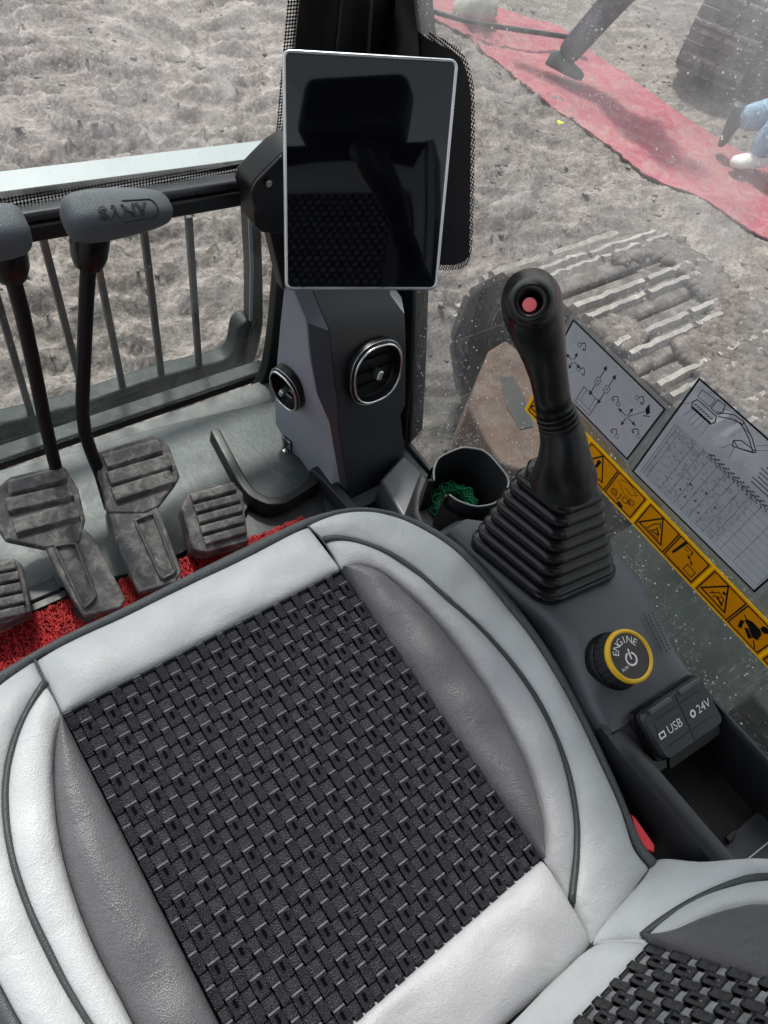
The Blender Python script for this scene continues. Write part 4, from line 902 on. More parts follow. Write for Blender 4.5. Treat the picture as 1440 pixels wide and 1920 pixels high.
# rear tray: rails, back wall, floor, shelf
TZ = ZC
railL = [onz(*q, TZ-d_) for d_, q in zip((.03, .006, 0, 0, 0, 0, 0), [(1110, 1300), (1138, 1345), (1180, 1400), (1250, 1483), (1320, 1565), (1375, 1628), (1450, 1700)])]
railR = [onz(*q, TZ-.004) for q in [(1285, 1250), (1312, 1282), (1360, 1335), (1440, 1422), (1560, 1550)]]
def railgeo(path, w_, d, h):
    P = resample(path, 30); rg = []
    for k in range(30):
        t_ = nrm(P[min(k+1, 29)]-P[max(k-1, 0)]); s_ = nrm(np.cross(t_, Z3)); rg.append([P[k]+s_*a*w_+Z3*b for a, b in ((-.5, -d), (-.5, -.010), (-.42, -.003), (-.2, 0), (.2, 0), (.42, -.003), (.5, -.010), (.5, -d))])
    return loft(rg)
obj('tray_rail', railgeo(railL, .026, .17, 0), M['plastic_d'], con, smooth=True, sharp=40)
obj('tray_rail', railgeo(railR, .008, .13, 0), M['plastic_d'], con, smooth=True, sharp=40)
obj('lower_rail', railgeo([p+np.array([-.004, -.005, -.09]) for p in railL[1:]], .022, .3, 0), M['plastic_d'], con, smooth=True, sharp=40)
tf = [railL[1]+X3*.012, railL[-1]+X3*.012, railR[-1], railR[0]]
tf = [np.array([p[0], p[1], TZ-.085]) for p in tf]
obj('tray_floor', prism([p-Z3*.01 for p in tf], (0, 0, .01)), M['plastic_b'], con)
M['traymat'] = simple('ribbed_tray_mat', (.020, .020, .018), .75, grain=(420, .8, .001))
mq = [onz(*q, TZ-.078) for q in [(1215, 1440), (1320, 1380), (1395, 1478), (1408, 1530), (1352, 1590)]]
mq = [onz(*q, TZ-.078) for q in [(1230, 1440), (1330, 1370), (1380, 1450), (1411, 1528), (1353, 1590)]]
obj('tray_mat', prism([p-Z3*.004 for p in mq], (0, 0, .006)), M['traymat'], con, bevel=.002)
shf = [onz(*q, TZ-.070) for q in [(1353, 1592), (1375, 1570), (1382, 1556), (1411, 1530), (1440, 1512), (1600, 1430), (1640, 1600), (1500, 1760), (1420, 1690)]]
obj('tray_shelf', prism([p-Z3*.03 for p in shf], (0, 0, .03)), M['plastic'], con, bevel=.003)
obj('latch', loft([[onz(1368, 1568, TZ-.066)+np.array([x*s, y*s, z]) for x, y in ((-.009, -.003), (.007, -.003), (.010, 0), (.005, .003), (-.008, .003))] for s, z in ((1, 0), (.9, .005))]), M['plastic_d'], con, bevel=.001)
bw_ = [onz(*q, TZ-.003) for q in [(1195, 1410), (1350, 1330)]]
sm = [onz(*q, TZ-.066) for q in [(1383, 1626), (1450, 1572)]]; obj('seam_line', tube(sm, .0008, 5), M['white'], con)
# sloping apron between the deck and the tray, carries the USB cover
ap = [P[-1, 0], P[-1, -1]]
A0, A1 = onz(1150, 1366, TZ-.002), onz(1308, 1280, TZ-.002); B0, B1 = onz(1228, 1452, TZ-.035), onz(1372, 1362, TZ-.035)
G = np.zeros((10, 8, 3))
for i in range(10):
    for j in range(8):
        a, b = A0*(1-j/7)+A1*(j/7), B0*(1-j/7)+B1*(j/7); t_ = i/9; G[i, j] = a*(1-t_)+b*t_+Z3*.004*math.sin(math.pi*t_)
G2 = np.concatenate([G, (G[-1]-Z3*.05+Y3*.02)[None]])
obj('apron', grid(G2, 11, 8), M['plastic'], con, smooth=True, sharp=40)
# speaker holes: raised black studs recessed in the deck
zk = deckz(.8)+.0096
ha, hb = onz(1213, 1152, zk), onz(1247, 1222, zk); hd_ = nrm(hb-ha); hs_ = nrm(np.cross(Z3, hd_)); hl = np.linalg.norm(hb-ha); V_, F_ = [], []
gs = []
for i in range(12):
    for j in range(3):
        c = ha+hd_*hl*(i+.5*(j % 2))/11.5-hs_*(j-1)*.0052
        gs.append(([c+Z3*.0024+np.array([.0014*math.cos(a), .0014*math.sin(a), 0]) for a in np.arange(8)*2*math.pi/8], [list(range(8))]))
obj('speaker_holes', join(*gs), M['ink'], con)
# ================================================================== JOYSTICK
js = thing('joystick', 'black pilot joystick with red thumb button and ribbed rubber boot', 'joystick', onz(1020, 1060, ZC+.008))
# boot: stacked rounded-square folds
b4 = [onz(*q, ZC+.012) for q in [(872, 1012), (1022, 1140), (1168, 1078), (1010, 958)]]   # left, near, right, far corners
cb = np.mean(b4, 0); e1 = (b4[1]-b4[0]+b4[2]-b4[3])/4; e2 = (b4[3]-b4[0]+b4[2]-b4[1])/4
t4c = onz(1052, 900, ZC+.120); k_top = .53
def sqring(c, e1, e2, k, n=12, e=.42, rc=.34):
    R_ = []; rc = .34+.5*max(0, .75-k) if e < .5 else .75
    for sx, sy, a0 in ((1, 1, 0), (-1, 1, 90), (-1, -1, 180), (1, -1, 270)):
        for q in range(n):
            a = math.radians(a0+90*q/(n-1)); R_.append(c+e1*k*.97*(sx*(1-rc)+rc*math.cos(a))+e2*k*.97*(sy*(1-rc)+rc*math.sin(a)))
    return R_
NR = 8; rings = []
lift_ = (t4c-cb)
for i in range(NR):
    t0 = i/NR
    for s in np.linspace(0, .999, 15):
        tt = t0+s/NR; kk = 1+(k_top-1)*t0**.95+(k_top-1)*.09*s
        bul = abs(math.sin(math.pi*s))**.42
        rings.append(sqring(cb+lift_*tt, e1, e2, kk*(1+.055*bul)-(1-bul)*.07))
kk = k_top
for dz, k_ in ((1.0, kk-.03), (1.03, kk+.01), (1.07, kk+.005), (1.09, kk-.05), (1.09, .1)):
    rings.append(sqring(cb+lift_*dz, e1, e2, k_, e=.6))
base_r = [sqring(cb-Z3*.004, e1, e2, 1.03), sqring(cb+Z3*.004, e1, e2, 1.04), sqring(cb+Z3*.010, e1, e2, 1.0)]
obj('bellows', loft(base_r+rings), M['rubber'], js, smooth=True)
# handle shaft: elliptical sections following the photographed outline
ca_, cb_ = onp(1060, 890, t4c, (0, 1, 0)), None
def sect(px, py, z, r, e=1.0, ax_=None, rot=0):
    p = onz(px, py, z); return p, rad(r, p)
secs = [(q[0], q[1], q[2]-.062, q[3]) for q in [(1056, 905, .706, 62), (1058, 893, .716, 61), (1058, 878, .728, 56), (1058, 855, .742, 49), (1056, 825, .756, 43), (1050, 798, .768, 39), (1044, 775, .778, 37), (1037, 758, .788, 34), (1034, 735, .798, 34), (1028, 700, .814, 36), (1020, 665, .830, 41), (1011, 630, .848, 48), (1003, 600, .866, 54), (998, 578, .882, 57), (996, 562, .896, 56), (994, 552, .905, 50)]]
def shaftring(i, dz=0, k=1):
    px, py, z, r = secs[i]; p, rr_ = sect(px, py, z+dz, r*k)
    a_ = onz(secs[max(i-1, 0)][0], secs[max(i-1, 0)][1], secs[max(i-1, 0)][2]); b_ = onz(secs[min(i+1, len(secs)-1)][0], secs[min(i+1, len(secs)-1)][1], secs[min(i+1, len(secs)-1)][2])
    t_ = nrm(b_-a_); eye = nrm(EYE-p); u = nrm(np.cross(t_, eye)); v = nrm(np.cross(t_, u))
    return p, u, v, t_, rr_
sk = [[p+u*math.cos(a)*rr_+v*math.sin(a)*rr_*.92 for a in np.arange(32)*2*math.pi/32] for p, u, v, t_, rr_ in [shaftring(i) for i in range(8)]]
obj('skirt', loft(sk), M['grip'], js, smooth=True, sharp=50)
# wrinkle rings at the neck
for j, (px, py, z, r) in enumerate(((1049, 797, .7075, 37.5), (1047, 789, .7115, 37), (1044, 781, .7155, 36.5), (1041, 773, .7195, 35.5))):
    p, rr_ = sect(px, py, z, r); _, u, v, t_, _ = shaftring(6); obj('neck_ring', tube([p+u*math.cos(a)*rr_+v*math.sin(a)*rr_*.94 for a in np.arange(28)*2*math.pi/28], .0011, 6, closed=True), M['grip'], js, smooth=True)
hr = []
for i in range(7, len(secs)):
    p, u, v, t_, rr_ = shaftring(i)
    ex_ = .92
    hr.append([p+u*math.copysign(abs(math.cos(a))**ex_, math.cos(a))*rr_+v*math.copysign(abs(math.sin(a))**ex_, math.sin(a))*rr_*1.02 for a in np.arange(36)*2*math.pi/36])
# head: domed crown with a dished well for the button, facing up and towards the operator
pT, uT, vT, tT, rT = shaftring(len(secs)-1)
ct = onz(997, 562, .852); nT = nrm(nrm(EYE-ct)*.55+tT*.75); uT2 = nrm(np.cross(nT, vT)); vT2 = np.cross(nT, uT2)
def hring(c, r, z, n=36): return [c+uT2*math.cos(a)*r+vT2*math.sin(a)*r+nT*z for a in np.arange(n)*2*math.pi/n]
def align(ring, ref):
    ring = np.array(ring); ref = np.array(ref); best = min(((np.linalg.norm(np.roll(d, k, 0)-ref), k, fl) for fl, d in ((0, ring), (1, ring[::-1])) for k in range(36)))
    d = ring if best[2] == 0 else ring[::-1]; return list(np.roll(d, best[1], 0))
r0 = rT*1.02
wc = onz(995, 566, .855)
crown = [align(hring(ct*.5+wc*.5, r0*.90, -.005), hr[-1])]
for c_, r_, z_ in ((wc, r0*.70, .0015), (wc, r0*.52, .0022), (wc, r0*.42, .0005), (wc, r0*.37, -.007), (wc, r0*.34, -.013)):
    crown.append(align(hring(c_, r_, z_), crown[-1]))
obj('handle', loft(hr+crown), M['grip'], js, smooth=True)
bc = onp(993, 572, wc-nT*.0045, nT); obj('thumb_button', loft([[p for p in hring(bc, r_, z_)] for r_, z_ in ((r0*.27, -.008), (r0*.27, .0), (r0*.25, .0018), (r0*.15, .0024))]), M['redbtn'], js, smooth=True, sharp=50)

# ================================================================== ENGINE KNOB
zk2 = ZC+.010
kb = onz(1150, 1240, zk2); kt = onz(1180, 1230, zk2+.026); nk = nrm(kt-kb)
kn = thing('engine_knob', 'round black engine start knob with yellow ring marked ENGINE', 'knob', kb)
uk = nrm(np.cross(nk, nrm(RW @ np.array([0, -1., 0])))); uk = uk if (RW.T @ uk)[0] > 0 else -uk; vk = np.cross(nk, uk); vk = vk if (RW.T @ vk)[1] < 0 else -vk
rk = rad(49, kt)
# in-plane reading axes: text upright is turned about 20 degrees to the left of the picture's vertical
def kring(c, r, z, n=48, rip=0): return [c+uk*math.cos(a)*r*(1+rip*(1 if int(a/(2*math.pi)*n) % 3 == 0 else 0))+vk*math.sin(a)*r*(1+rip*(1 if int(a/(2*math.pi)*n) % 3 == 0 else 0))+nk*z for a in np.arange(n)*2*math.pi/n+1e-5]
H_ = np.linalg.norm(kt-kb)
obj('knob_base', loft([kring(kb, rk*1.16, -.006), kring(kb, rk*1.16, .003), kring(kb, rk*1.09, .006)]), M['plastic_b'], kn, smooth=True, sharp=40)
obj('knob_body', loft([kring(kb, rk*1.06, .004, 72, -.04), kring(kb, rk*1.05, H_-.007, 72, -.04), kring(kb, rk*1.0, H_-.002, 72)]), M['plastic_d'], kn, smooth=True, sharp=25)
obj('yellow_ring', loft([kring(kb, rk*1.0, H_-.005), kring(kb, rk*1.06, H_-.002), kring(kb, rk*1.04, H_+.0015), kring(kb, rk*.93, H_+.003), kring(kb, rk*.88, H_+.0005)], (False, False)), M['yellow'], kn, smooth=True)
fc = obj('knob_face', loft([kring(kb, rk*.90, H_-.004), kring(kb, rk*.89, H_+.0008)]), M['knobface'], kn, smooth=True, sharp=40)
rot = math.radians(8); ur = uk*math.cos(rot)+vk*math.sin(rot); vr = -uk*math.sin(rot)+vk*math.cos(rot); oc = kb+nk*(H_+.0012)
gs = []
for i, chh in enumerate('ENGINE'):
    a = math.radians(90+14+ (2.5-i)*23); rr2 = rk*.62
    p = oc+ur*math.cos(a)*rr2+vr*math.sin(a)*rr2; uu = -(ur*(-math.sin(a))+vr*math.cos(a)); v2 = ur*math.cos(a)+vr*math.sin(a)
    gs.append(text_geo(chh, rk*.40, p, uu, v2, nk, .0002))
fr = (oc-vr*rk*.12, ur, vr, nk)
gs.append(strokes([(rk*.075, circ(0, 0, rk*.24, 22, math.radians(118), math.radians(422))), (rk*.075, [(0, rk*.02), (0, rk*.36)])], rk*.08, fr, .0003))
gs.append(text_geo('RUN', rk*.17, oc-ur*rk*.42-vr*rk*.42, ur*.95+vr*.3, vr*.95-ur*.3, nk, .0002))
lt = obj('lettering', join(*gs), M['white'], fc)
tk = [kb+uk*rk*a+vk*rk*b+nk*.001 for a, b in ((1.2, .9), (1.32, .80), (1.42, .66))]
gs = [strokes([(.0012, [(rk*1.22, rk*1.0), (rk*1.36, rk*.84)]), (.0012, [(rk*1.22, rk*1.0), (rk*1.30, rk*1.02)])], .001, (onz(1150, 1240, zk2+.0008), uk, vk, Z3), .001)]
obj('dial_mark', join(*gs), M['ink_thin'], kn)

# ================================================================== USB COVER
uc = [onz(*q, z) for q, z in zip([(1190, 1342), (1304, 1266), (1350, 1352), (1240, 1428)], (TZ+.014, TZ+.014, TZ-.008, TZ-.008))]
nu = nrm(np.cross(uc[1]-uc[0], uc[3]-uc[0])); nu = nu if nu[2] > 0 else -nu
us = thing('socket_cover', 'dark hinged socket cover printed USB and 24V on the console', 'cover', np.mean(uc, 0)-Z3*.01)
def quadr(q, k, r, z, n=5):
    c = np.mean(q, 0); P = []; q = [c+(p-c)*k for p in q]
    for i in range(4):
        a, b, d = q[i-1], q[i], q[(i+1) % 4]; p0 = b+nrm(a-b)*r; p1 = b+nrm(d-b)*r
        for s in np.linspace(0, 1, n): P.append((1-s)**2*p0+2*s*(1-s)*b+s*s*p1+nu*z)
    return P
obj('flange', loft([quadr(uc, 1.09, .011, -.008), quadr(uc, 1.07, .011, -.002)]), M['plastic_b'], us, smooth=True, sharp=40)
cov = obj('lid', loft([quadr(uc, 1.0, .009, -.003), quadr(uc, 1.0, .009, .004), quadr(uc, .95, .008, .0075)]), M['plastic_d'], us, smooth=True, sharp=30)
ux = nrm(uc[1]-uc[0]); vy = nrm(np.cross(nu, ux)); vy = vy if vy.dot(uc[0]-uc[3]) > 0 else -vy; cu = np.mean(uc, 0)+nu*.0078
W_, H2 = np.linalg.norm(uc[1]-uc[0]), np.linalg.norm(uc[3]-uc[0])
fr = (cu, ux, vy, nu)
obj('lid_joint', strokes([(.0012, [(W_*.02, H2*.47), (W_*.02, -H2*.47)]), (.0008, [(-W_*.36, H2*.27), (W_*.36, H2*.27)]), (.0008, [(-W_*.36, -H2*.27), (W_*.36, -H2*.27)]), (.0008, [(-W_*.40, H2*.22), (-W_*.40, H2*.0)])], .001, fr, .0002), M['ink'], cov)
for sx in (-.24, .24): obj('hinge', box(cu+ux*W_*sx+vy*H2*.455, (W_*.34, .005, .004), (ux, vy, nu)), M['plastic'], us, bevel=.001)
gs = [text_geo('USB', .0125, cu-ux*W_*.17-vy*H2*.02, ux, vy, nu, .0004), text_geo('24V', .0125, cu+ux*W_*.31-vy*H2*.02, ux, vy, nu, .0004),
      strokes([(.0016, [(-W_*.37-.0035, -H2*.03-.002), (-W_*.37+.0035, -H2*.03-.002), (-W_*.37+.0035, -H2*.03+.003), (-W_*.37-.0035, -H2*.03+.003), (-W_*.37-.0035, -H2*.03-.002)])], .001, fr, .0004),
      strokes([(.0020, circ(W_*.13, -H2*.02, .0030, 14))], .001, fr, .0004)]
obj('lettering', join(*gs), M['white'], cov)
obj('lid_lip', loft([quadr([uc[3], uc[2], uc[2]-vy*.012-nu*.004, uc[3]-vy*.012-nu*.004], .86, .004, 0), quadr([uc[3], uc[2], uc[2]-vy*.012-nu*.004, uc[3]-vy*.012-nu*.004], .86, .004, .004)]), M['plastic_b'], us, smooth=True, sharp=30)

# ================================================================== STICKERS ON THE RIGHT WINDOW
XS = XW-.002
def clearsheet(name):
    mt, t, out = nodes(name); co = coords(t); tr = N(t, 'ShaderNodeBsdfTransparent', Color=(.80, .82, .86, 1)); df = N(t, 'ShaderNodeBsdfTranslucent', Color=(.46, .47, .50, 1)); gl = N(t, 'ShaderNodeBsdfGlossy', Roughness=.12)
    a = N(t, 'ShaderNodeMixShader'); t.links.new(ramp(t, noise(t, co, 12, 5, .6), [(.3, .42), (.7, .58)]), a.inputs[0]); t.links.new(tr.outputs[0], a.inputs[1]); t.links.new(df.outputs[0], a.inputs[2])
    b = N(t, 'ShaderNodeMixShader'); b.inputs[0].default_value = .03; t.links.new(a.outputs[0], b.inputs[1]); t.links.new(gl.outputs[0], b.inputs[2]); t.links.new(b.outputs[0], out.inputs[0]); return mt
M['sheet'] = clearsheet('clear_sticker_film')
def sheetedge():
    mt, t, out = nodes('sticker_margin'); tr = N(t, 'ShaderNodeBsdfTransparent'); df = N(t, 'ShaderNodeBsdfDiffuse', Color=(.55, .60, .60, 1)); a = N(t, 'ShaderNodeMixShader'); a.inputs[0].default_value = .38
    t.links.new(tr.outputs[0], a.inputs[1]); t.links.new(df.outputs[0], a.inputs[2]); t.links.new(a.outputs[0], out.inputs[0]); return mt
M['margin'] = sheetedge()
nS = np.array([-1., 0, 0])
def sheet_frame(tl, tr_, bl):
    o, a, b = onx(*tl, XS), onx(*tr_, XS), onx(*bl, XS); u = nrm(a-o); v = nrm(o-b); v = nrm(v-u*v.dot(u)); return o, u, v, np.linalg.norm(a-o), np.linalg.norm(o-b)
def clear_sticker(label, tl, tr_, bl, draw, wline=.0028, mar=.008, thin=.0008):
    o, u, v, W, H = sheet_frame(tl, tr_, bl); o = o-v*H                       # origin lower left
    root = thing('clear_sticker', label, 'sticker', o+u*W/2)
    P = [o, o+u*W, o+u*W+v*H, o+v*H]
    obj('film', prism([p for p in P], nS*.0003), M['sheet'], root)
    m_ = mar; mg = [o-u*m_-v*m_, o+u*(W+m_)-v*m_, o+u*(W+m_)+v*(H+m_), o-u*m_+v*(H+m_)]
    V_ = [p+nS*.0002 for p in mg+P]; obj('margin', (V_, [(i, (i+1) % 4, 4+(i+1) % 4, 4+i) for i in range(4)]), M['margin'], root)
    fr = (o+nS*.0004, u, v, nS)
    obj('border', strokes([[(0, 0), (W, 0), (W, H), (0, H), (0, 0), (W*.01, 0)]], wline, fr), M['ink'], root)
    gs = draw(fr, W, H); obj('drawing', join(*gs), M['ink'], root)
    return root
def arrow(x0, y0, x1, y1, w=.0016, hd=.006):
    d = nrm([x1-x0, y1-y0]); q = np.array([-d[1], d[0]]); e = np.array([x1, y1]); return (w, [(x0, y0), tuple(e-d*hd*.8)]), [tuple(e), tuple(e-d*hd+q*hd*.45), tuple(e-d*hd-q*hd*.45)]
def cross4(cx, cy, L_, a0=0):
    ls, fs = [], []
    for k in range(4):
        a = a0+k*math.pi/2; l_, f_ = arrow(cx+.003*math.cos(a), cy+.003*math.sin(a), cx+L_*math.cos(a), cy+L_*math.sin(a), .0014, .007); ls.append(l_); fs.append(f_)
    return ls, fs
def boomicon(cx, cy, s, f=1):
    P = lambda *q: [(cx+s*a*f, cy+s*b) for a, b in q]
    return [(.0009, P((-.5, -.3), (-.5, .1), (-.1, .1), (-.1, -.3), (-.5, -.3))), (.0014, P((-.2, .1), (.15, .55), (.5, .2))), (.0014, P((.5, .2), (.6, -.15), (.35, -.3), (.35, -.05)))]
def draw_small(fr, W, H):
    ls, fs = [], []
    a, b = cross4(W*.17, H*.52, .017); ls += a; fs += b
    a, b = cross4(W*.80, H*.50, .019); ls += a; fs += b
    for x in (.44, .54):
        for y0, y1 in ((.64, .86), (.52, .30)):
            l_, f_ = arrow(W*x, H*y0, W*x, H*y1, .0014, .008); ls.append(l_); fs.append(f_)
        ls.append((.001, [(W*x-.004, H*.53), (W*x+.004, H*.53), (W*x+.004, H*.63), (W*x-.004, H*.63), (W*x-.004, H*.53)])); fs.append([(W*x-.001, H*.57), (W*x+.001, H*.57), (W*x+.001, H*.60), (W*x-.001, H*.60)])
    for cx, cy, f_ in ((.17, .80, 1), (.27, .50, 1), (.66, .56, -1), (.80, .84, 1), (.80, .16, -1), (.94, .42, -1)): ls += boomicon(W*cx, H*cy, .014, f_)
    x, y, s = W*.45, H*.20, .016                                  # operator's seat
    ls += [(.0012, [(x-s, y-s), (x+s, y-s), (x+s, y+s), (x-s, y+s), (x-s, y-s)]), (.0008, [(x-s*.6, y-s*.5), (x+s*.6, y-s*.5), (x+s*.6, y+s), (x-s*.6, y+s), (x-s*.6, y-s*.5)]), (.0008, [(x-s*.9, y-s*.5), (x+s*.9, y-s*.5)])]
    ls += [(.0009, [(W*.80, H*.50), (W*.90, H*.80)])]; fs.append([(W*.885, H*.90), (W*.93, H*.80), (W*.915, H*.74), (W*.88, H*.80)]); ls.append((.0016, [(W*.90, H*.70), (W*.94, H*.76)]))
    return [strokes(ls, .001, fr), fillp(fs, fr)]
clear_sticker('smaller clear sticker with control arrows diagram, directly behind the joystick', (1076, 600), (1247, 767), (1016, 694), draw_small)
def draw_big(fr, W, H):
    ls, fs = [], []; o, u, v, n = fr
    X_ = lambda q: [(W*a, H*b) for a, b in q]
    # excavator line drawing: tracks, cab, boom, arm, bucket
    ls += [(.0016, X_([(.045, .83), (.06, .79), (.20, .79), (.215, .83), (.20, .87), (.06, .87), (.045, .83)])), (.0022, X_([(.065, .80), (.195, .80)])), (.0010, X_([(.05, .89), (.05, .95), (.10, .96), (.14, .96), (.14, .89), (.05, .89)])),
           (.0013, X_([(.15, .89), (.15, .97), (.20, .98), (.215, .92), (.20, .89), (.15, .89)])), (.0014, X_([(.19, .90), (.27, .97), (.33, .98), (.34, .96), (.27, .93), (.21, .88)])),
           (.0015, X_([(.33, .98), (.42, .93), (.485, .87)])), (.0015, X_([(.32, .96), (.41, .91), (.475, .85)])), (.0010, X_([(.29, .95), (.39, .94)])), (.0014, X_([(.485, .87), (.475, .85), (.37, .78), (.355, .82), (.385, .86), (.475, .87)])), (.0014, X_([(.355, .82), (.40, .80), (.48, .86)]))]
    ls += [(.0016, [(W*(.065+.019*k), H*.825), (W*(.075+.019*k), H*.835)]) for k in range(7)]
    for (a, b), (c, d) in (((.08, .97), (.10, 1.03)), ((.13, .97), (.17, 1.06)), ((.19, .98), (.24, 1.05)), ((.20, .95), (.26, 1.03)), ((.07, .79), (.05, .70)), ((.10, .79), (.09, .69)), ((.13, .79), (.12, .68)), ((.16, .79), (.15, .67)), ((.19, .79), (.20, .68)), ((.05, .83), (.01, .77)), ((.36, .79), (.33, .71)), ((.38, .79), (.40, .69)), ((.48, .88), (.55, .97)), ((.46, .90), (.52, 1.0)), ((.33, .98), (.35, 1.02))):
        ls.append((.0006, X_([(a, min(b, .985)), (c, min(d, .985))])))
    # service table: rules
    tx0, tx1, ty0, ty1 = .04, .985, .06, .60
    for k in range(27):
        y = ty0+(ty1-ty0)*k/26; ls.append((.00045, X_([(tx0, y), (tx1 if k % 3 == 0 else tx0+.62, y)])))
    for x in (.04, .06, .09, .20, .26, .32, .38, .44, .50, .56, .62, .70, .80, .985): ls.append((.0006, X_([(x, ty0), (x, ty1)])))
    r_ = random.Random(4)
    for k in range(26):                                         # rows of table entries too small to read
        y = ty0+(ty1-ty0)*(k+.5)/26
        for _ in range(11):
            x = .05+.60*r_.random(); l_ = .004+.012*r_.random(); ls.append((.0009, X_([(x, y), (x+l_, y)])))
    for x, y in ((.30, .20), (.35, .18), (.41, .22), (.47, .16), (.33, .30), (.43, .34), (.52, .30)): fs.append(circ(W*x, H*y, .0018, 8))
    ls += [(.0022, X_([(.30+.012*k, .60+.012*((k*7) % 3)), (.306+.012*k, .60+.012*((k*7) % 3))])) for k in range(52)]; ls += [(.0018, X_([(.30+.011*k, .575+.012*((k*5) % 3)), (.306+.011*k, .575+.012*((k*5) % 3))])) for k in range(56)]
    for j in range(8):                                          # paragraph lines
        y = .90-.032*j; x = .56+.01*(j % 3)
        while x < .97:
            l_ = .006+.014*r_.random(); ls.append((.0016, X_([(x, y), (min(x+l_, .975), y)]))); x += l_+.006
    tt = text_geo('维护保养和润滑 LUBRICATION', .0118, o+u*W*.545+v*H*.955, u, v, n, .0005, 'LEFT')
    ls.append((.0008, X_([(.54, .925), (.985, .925)])))
    return [strokes(ls, .0006, fr), fillp(fs, fr), tt]
clear_sticker('large clear sticker with excavator drawing and service table at the right edge of the photo', (1312, 710), (1590, 955), (1187, 883), draw_big, .0030, .009)
# yellow warning strip -------------------------------------------------
ua, ub = onx(1159, 877, XS), onx(1440, 1168, XS); la, lb = onx(1121, 910, XS), onx(1412, 1238, XS)
us_ = nrm(ub-ua); vs = np.cross(us_, nS); vs = vs if vs[2] > 0 else -vs
Hs = abs((ua-la).dot(vs)); o0 = ua-vs*Hs
def su(px): return float((onx(*px, XS)-o0).dot(us_))
cuts = [su((1161, 880)), su((1214, 932)), su((1274, 995)), su((1333, 1059)), su((1398, 1133)), ]
pitch = (cuts[4]-cuts[0])/4; c0 = cuts[0]
end_px = su((997, 752))
wst = thing('warning_strip', 'long yellow strip of safety warning pictograms stuck low on the right window', 'sticker', o0-Z3*.0)
def cellfr(a): return (o0+us_*a+nS*.0008, us_, vs, nS)
def tri(W, H, k=.80):
    c = (W*.5, H*.50); R_ = min(W, H)*.52*k; P = [(c[0]-R_*.05, c[1]+R_*1.0), (c[0]+R_*.95, c[1]-R_*.72), (c[0]-R_*1.05, c[1]-R_*.72)]; return P
def pict(kind, W, H):
    ls, fs = [], []; c = np.array([W*.5, H*.5]); s = min(W, H)
    if kind.startswith('tri'):
        P = tri(W, H); ls.append((.0026, P+[P[0], P[1]]))
    if kind == 'tri!': fs += [[(c[0]-.004, c[1]+s*.22), (c[0]+.003, c[1]+s*.22), (c[0]+.0015, c[1]-s*.08), (c[0]-.0025, c[1]-s*.08)], circ(c[0]-.0005, c[1]-s*.18, .0028, 10)]
    if kind == 'tri1': ls += [(.0016, [(c[0]-s*.16, c[1]-s*.20), (c[0]-s*.10, c[1]+s*.05), (c[0]+s*.02, c[1]+s*.22), (c[0]+s*.10, c[1]+s*.10)]), (.0014, [(c[0]-s*.22, c[1]-s*.24), (c[0]+s*.25, c[1]-s*.24)]), (.0014, [(c[0]-s*.05, c[1]-s*.20), (c[0]+s*.18, c[1]-s*.10), (c[0]+s*.05, c[1]+s*.02), (c[0]-s*.05, c[1]-s*.2)]), (.0016, [(c[0]+s*.02, c[1]+s*.05), (c[0]+s*.22, c[1]-s*.20)]), (.0010, [(c[0]-s*.02, c[1]-s*.1), (c[0]+s*.12, c[1]-s*.18), (c[0]+s*.2, c[1]-s*.05)])]
    if kind == 'tri2': ls += [(.0014, [(c[0]-s*.2, c[1]-s*.2), (c[0]-s*.05, c[1]+s*.05), (c[0]+s*.15, c[1]-s*.02), (c[0]+s*.2, c[1]-s*.2)]), (.0030, [(c[0]+s*.02, c[1]-s*.12), (c[0]+s*.22, c[1]-s*.20)]), (.0012, [(c[0]-s*.2, c[1]-s*.1), (c[0]+s*.05, c[1]-s*.16)]), (.0012, [(c[0]-s*.1, c[1]-s*.22), (c[0]+s*.1, c[1]+s*.0)])]; fs.append([(c[0]-s*.02, c[1]+s*.16), (c[0]+s*.08, c[1]+s*.20), (c[0]+s*.10, c[1]+s*.12), (c[0]+s*.02, c[1]+s*.10)])
    if kind == 'tri3': fs += [[(c[0]-s*.1, c[1]-s*.2), (c[0]+s*.1, c[1]-s*.2), (c[0]+s*.02, c[1]+s*.1)]]
    if kind == 'boom':
        ls += [(.0009, [(W*.20, H*.80), (W*.45, H*.92), (W*.75, H*.80), (W*.60, H*.66), (W*.40, H*.70)]), (.0009, [(W*.15, H*.72), (W*.45, H*.52), (W*.70, H*.55)]), (.0012, circ(W*.24, H*.30, s*.10, 14)), (.0010, circ(W*.24, H*.30, s*.055, 12)), (.0016, [(W*.42, H*.22), (W*.42, H*.44)]), (.0013, circ(W*.58, H*.38, s*.09, 14)), (.0013, circ(W*.74, H*.48, s*.085, 14)), (.0013, circ(W*.70, H*.42, s*.05, 12)), (.0009, [(W*.30, H*.24), (W*.48, H*.14)])]
        fs.append([(W*.44, H*.16), (W*.52, H*.20), (W*.62, H*.18), (W*.66, H*.08), (W*.56, H*.03), (W*.50, H*.06)])
    if kind == 'hammer':
        ls += [(.0010, [(W*.10, H*.12), (W*.12, H*.10), (W*.92, H*.10)]), (.0018, [(W*.30, H*.84), (W*.50, H*.84), (W*.50, H*.70)]), (.0014, [(W*.30, H*.74), (W*.42, H*.74)]), (.0014, [(W*.60, H*.20), (W*.86, H*.20), (W*.86, H*.42), (W*.60, H*.42), (W*.60, H*.18)]), (.0014, [(W*.52, H*.62), (W*.66, H*.54)])]
        fs += [[(W*.14, H*.32), (W*.20, H*.32), (W*.28, H*.92), (W*.20, H*.92)], [(W*.44, H*.66), (W*.56, H*.66), (W*.52, H*.58)], [(W*.70, H*.50), (W*.64, H*.60), (W*.60, H*.52)]]
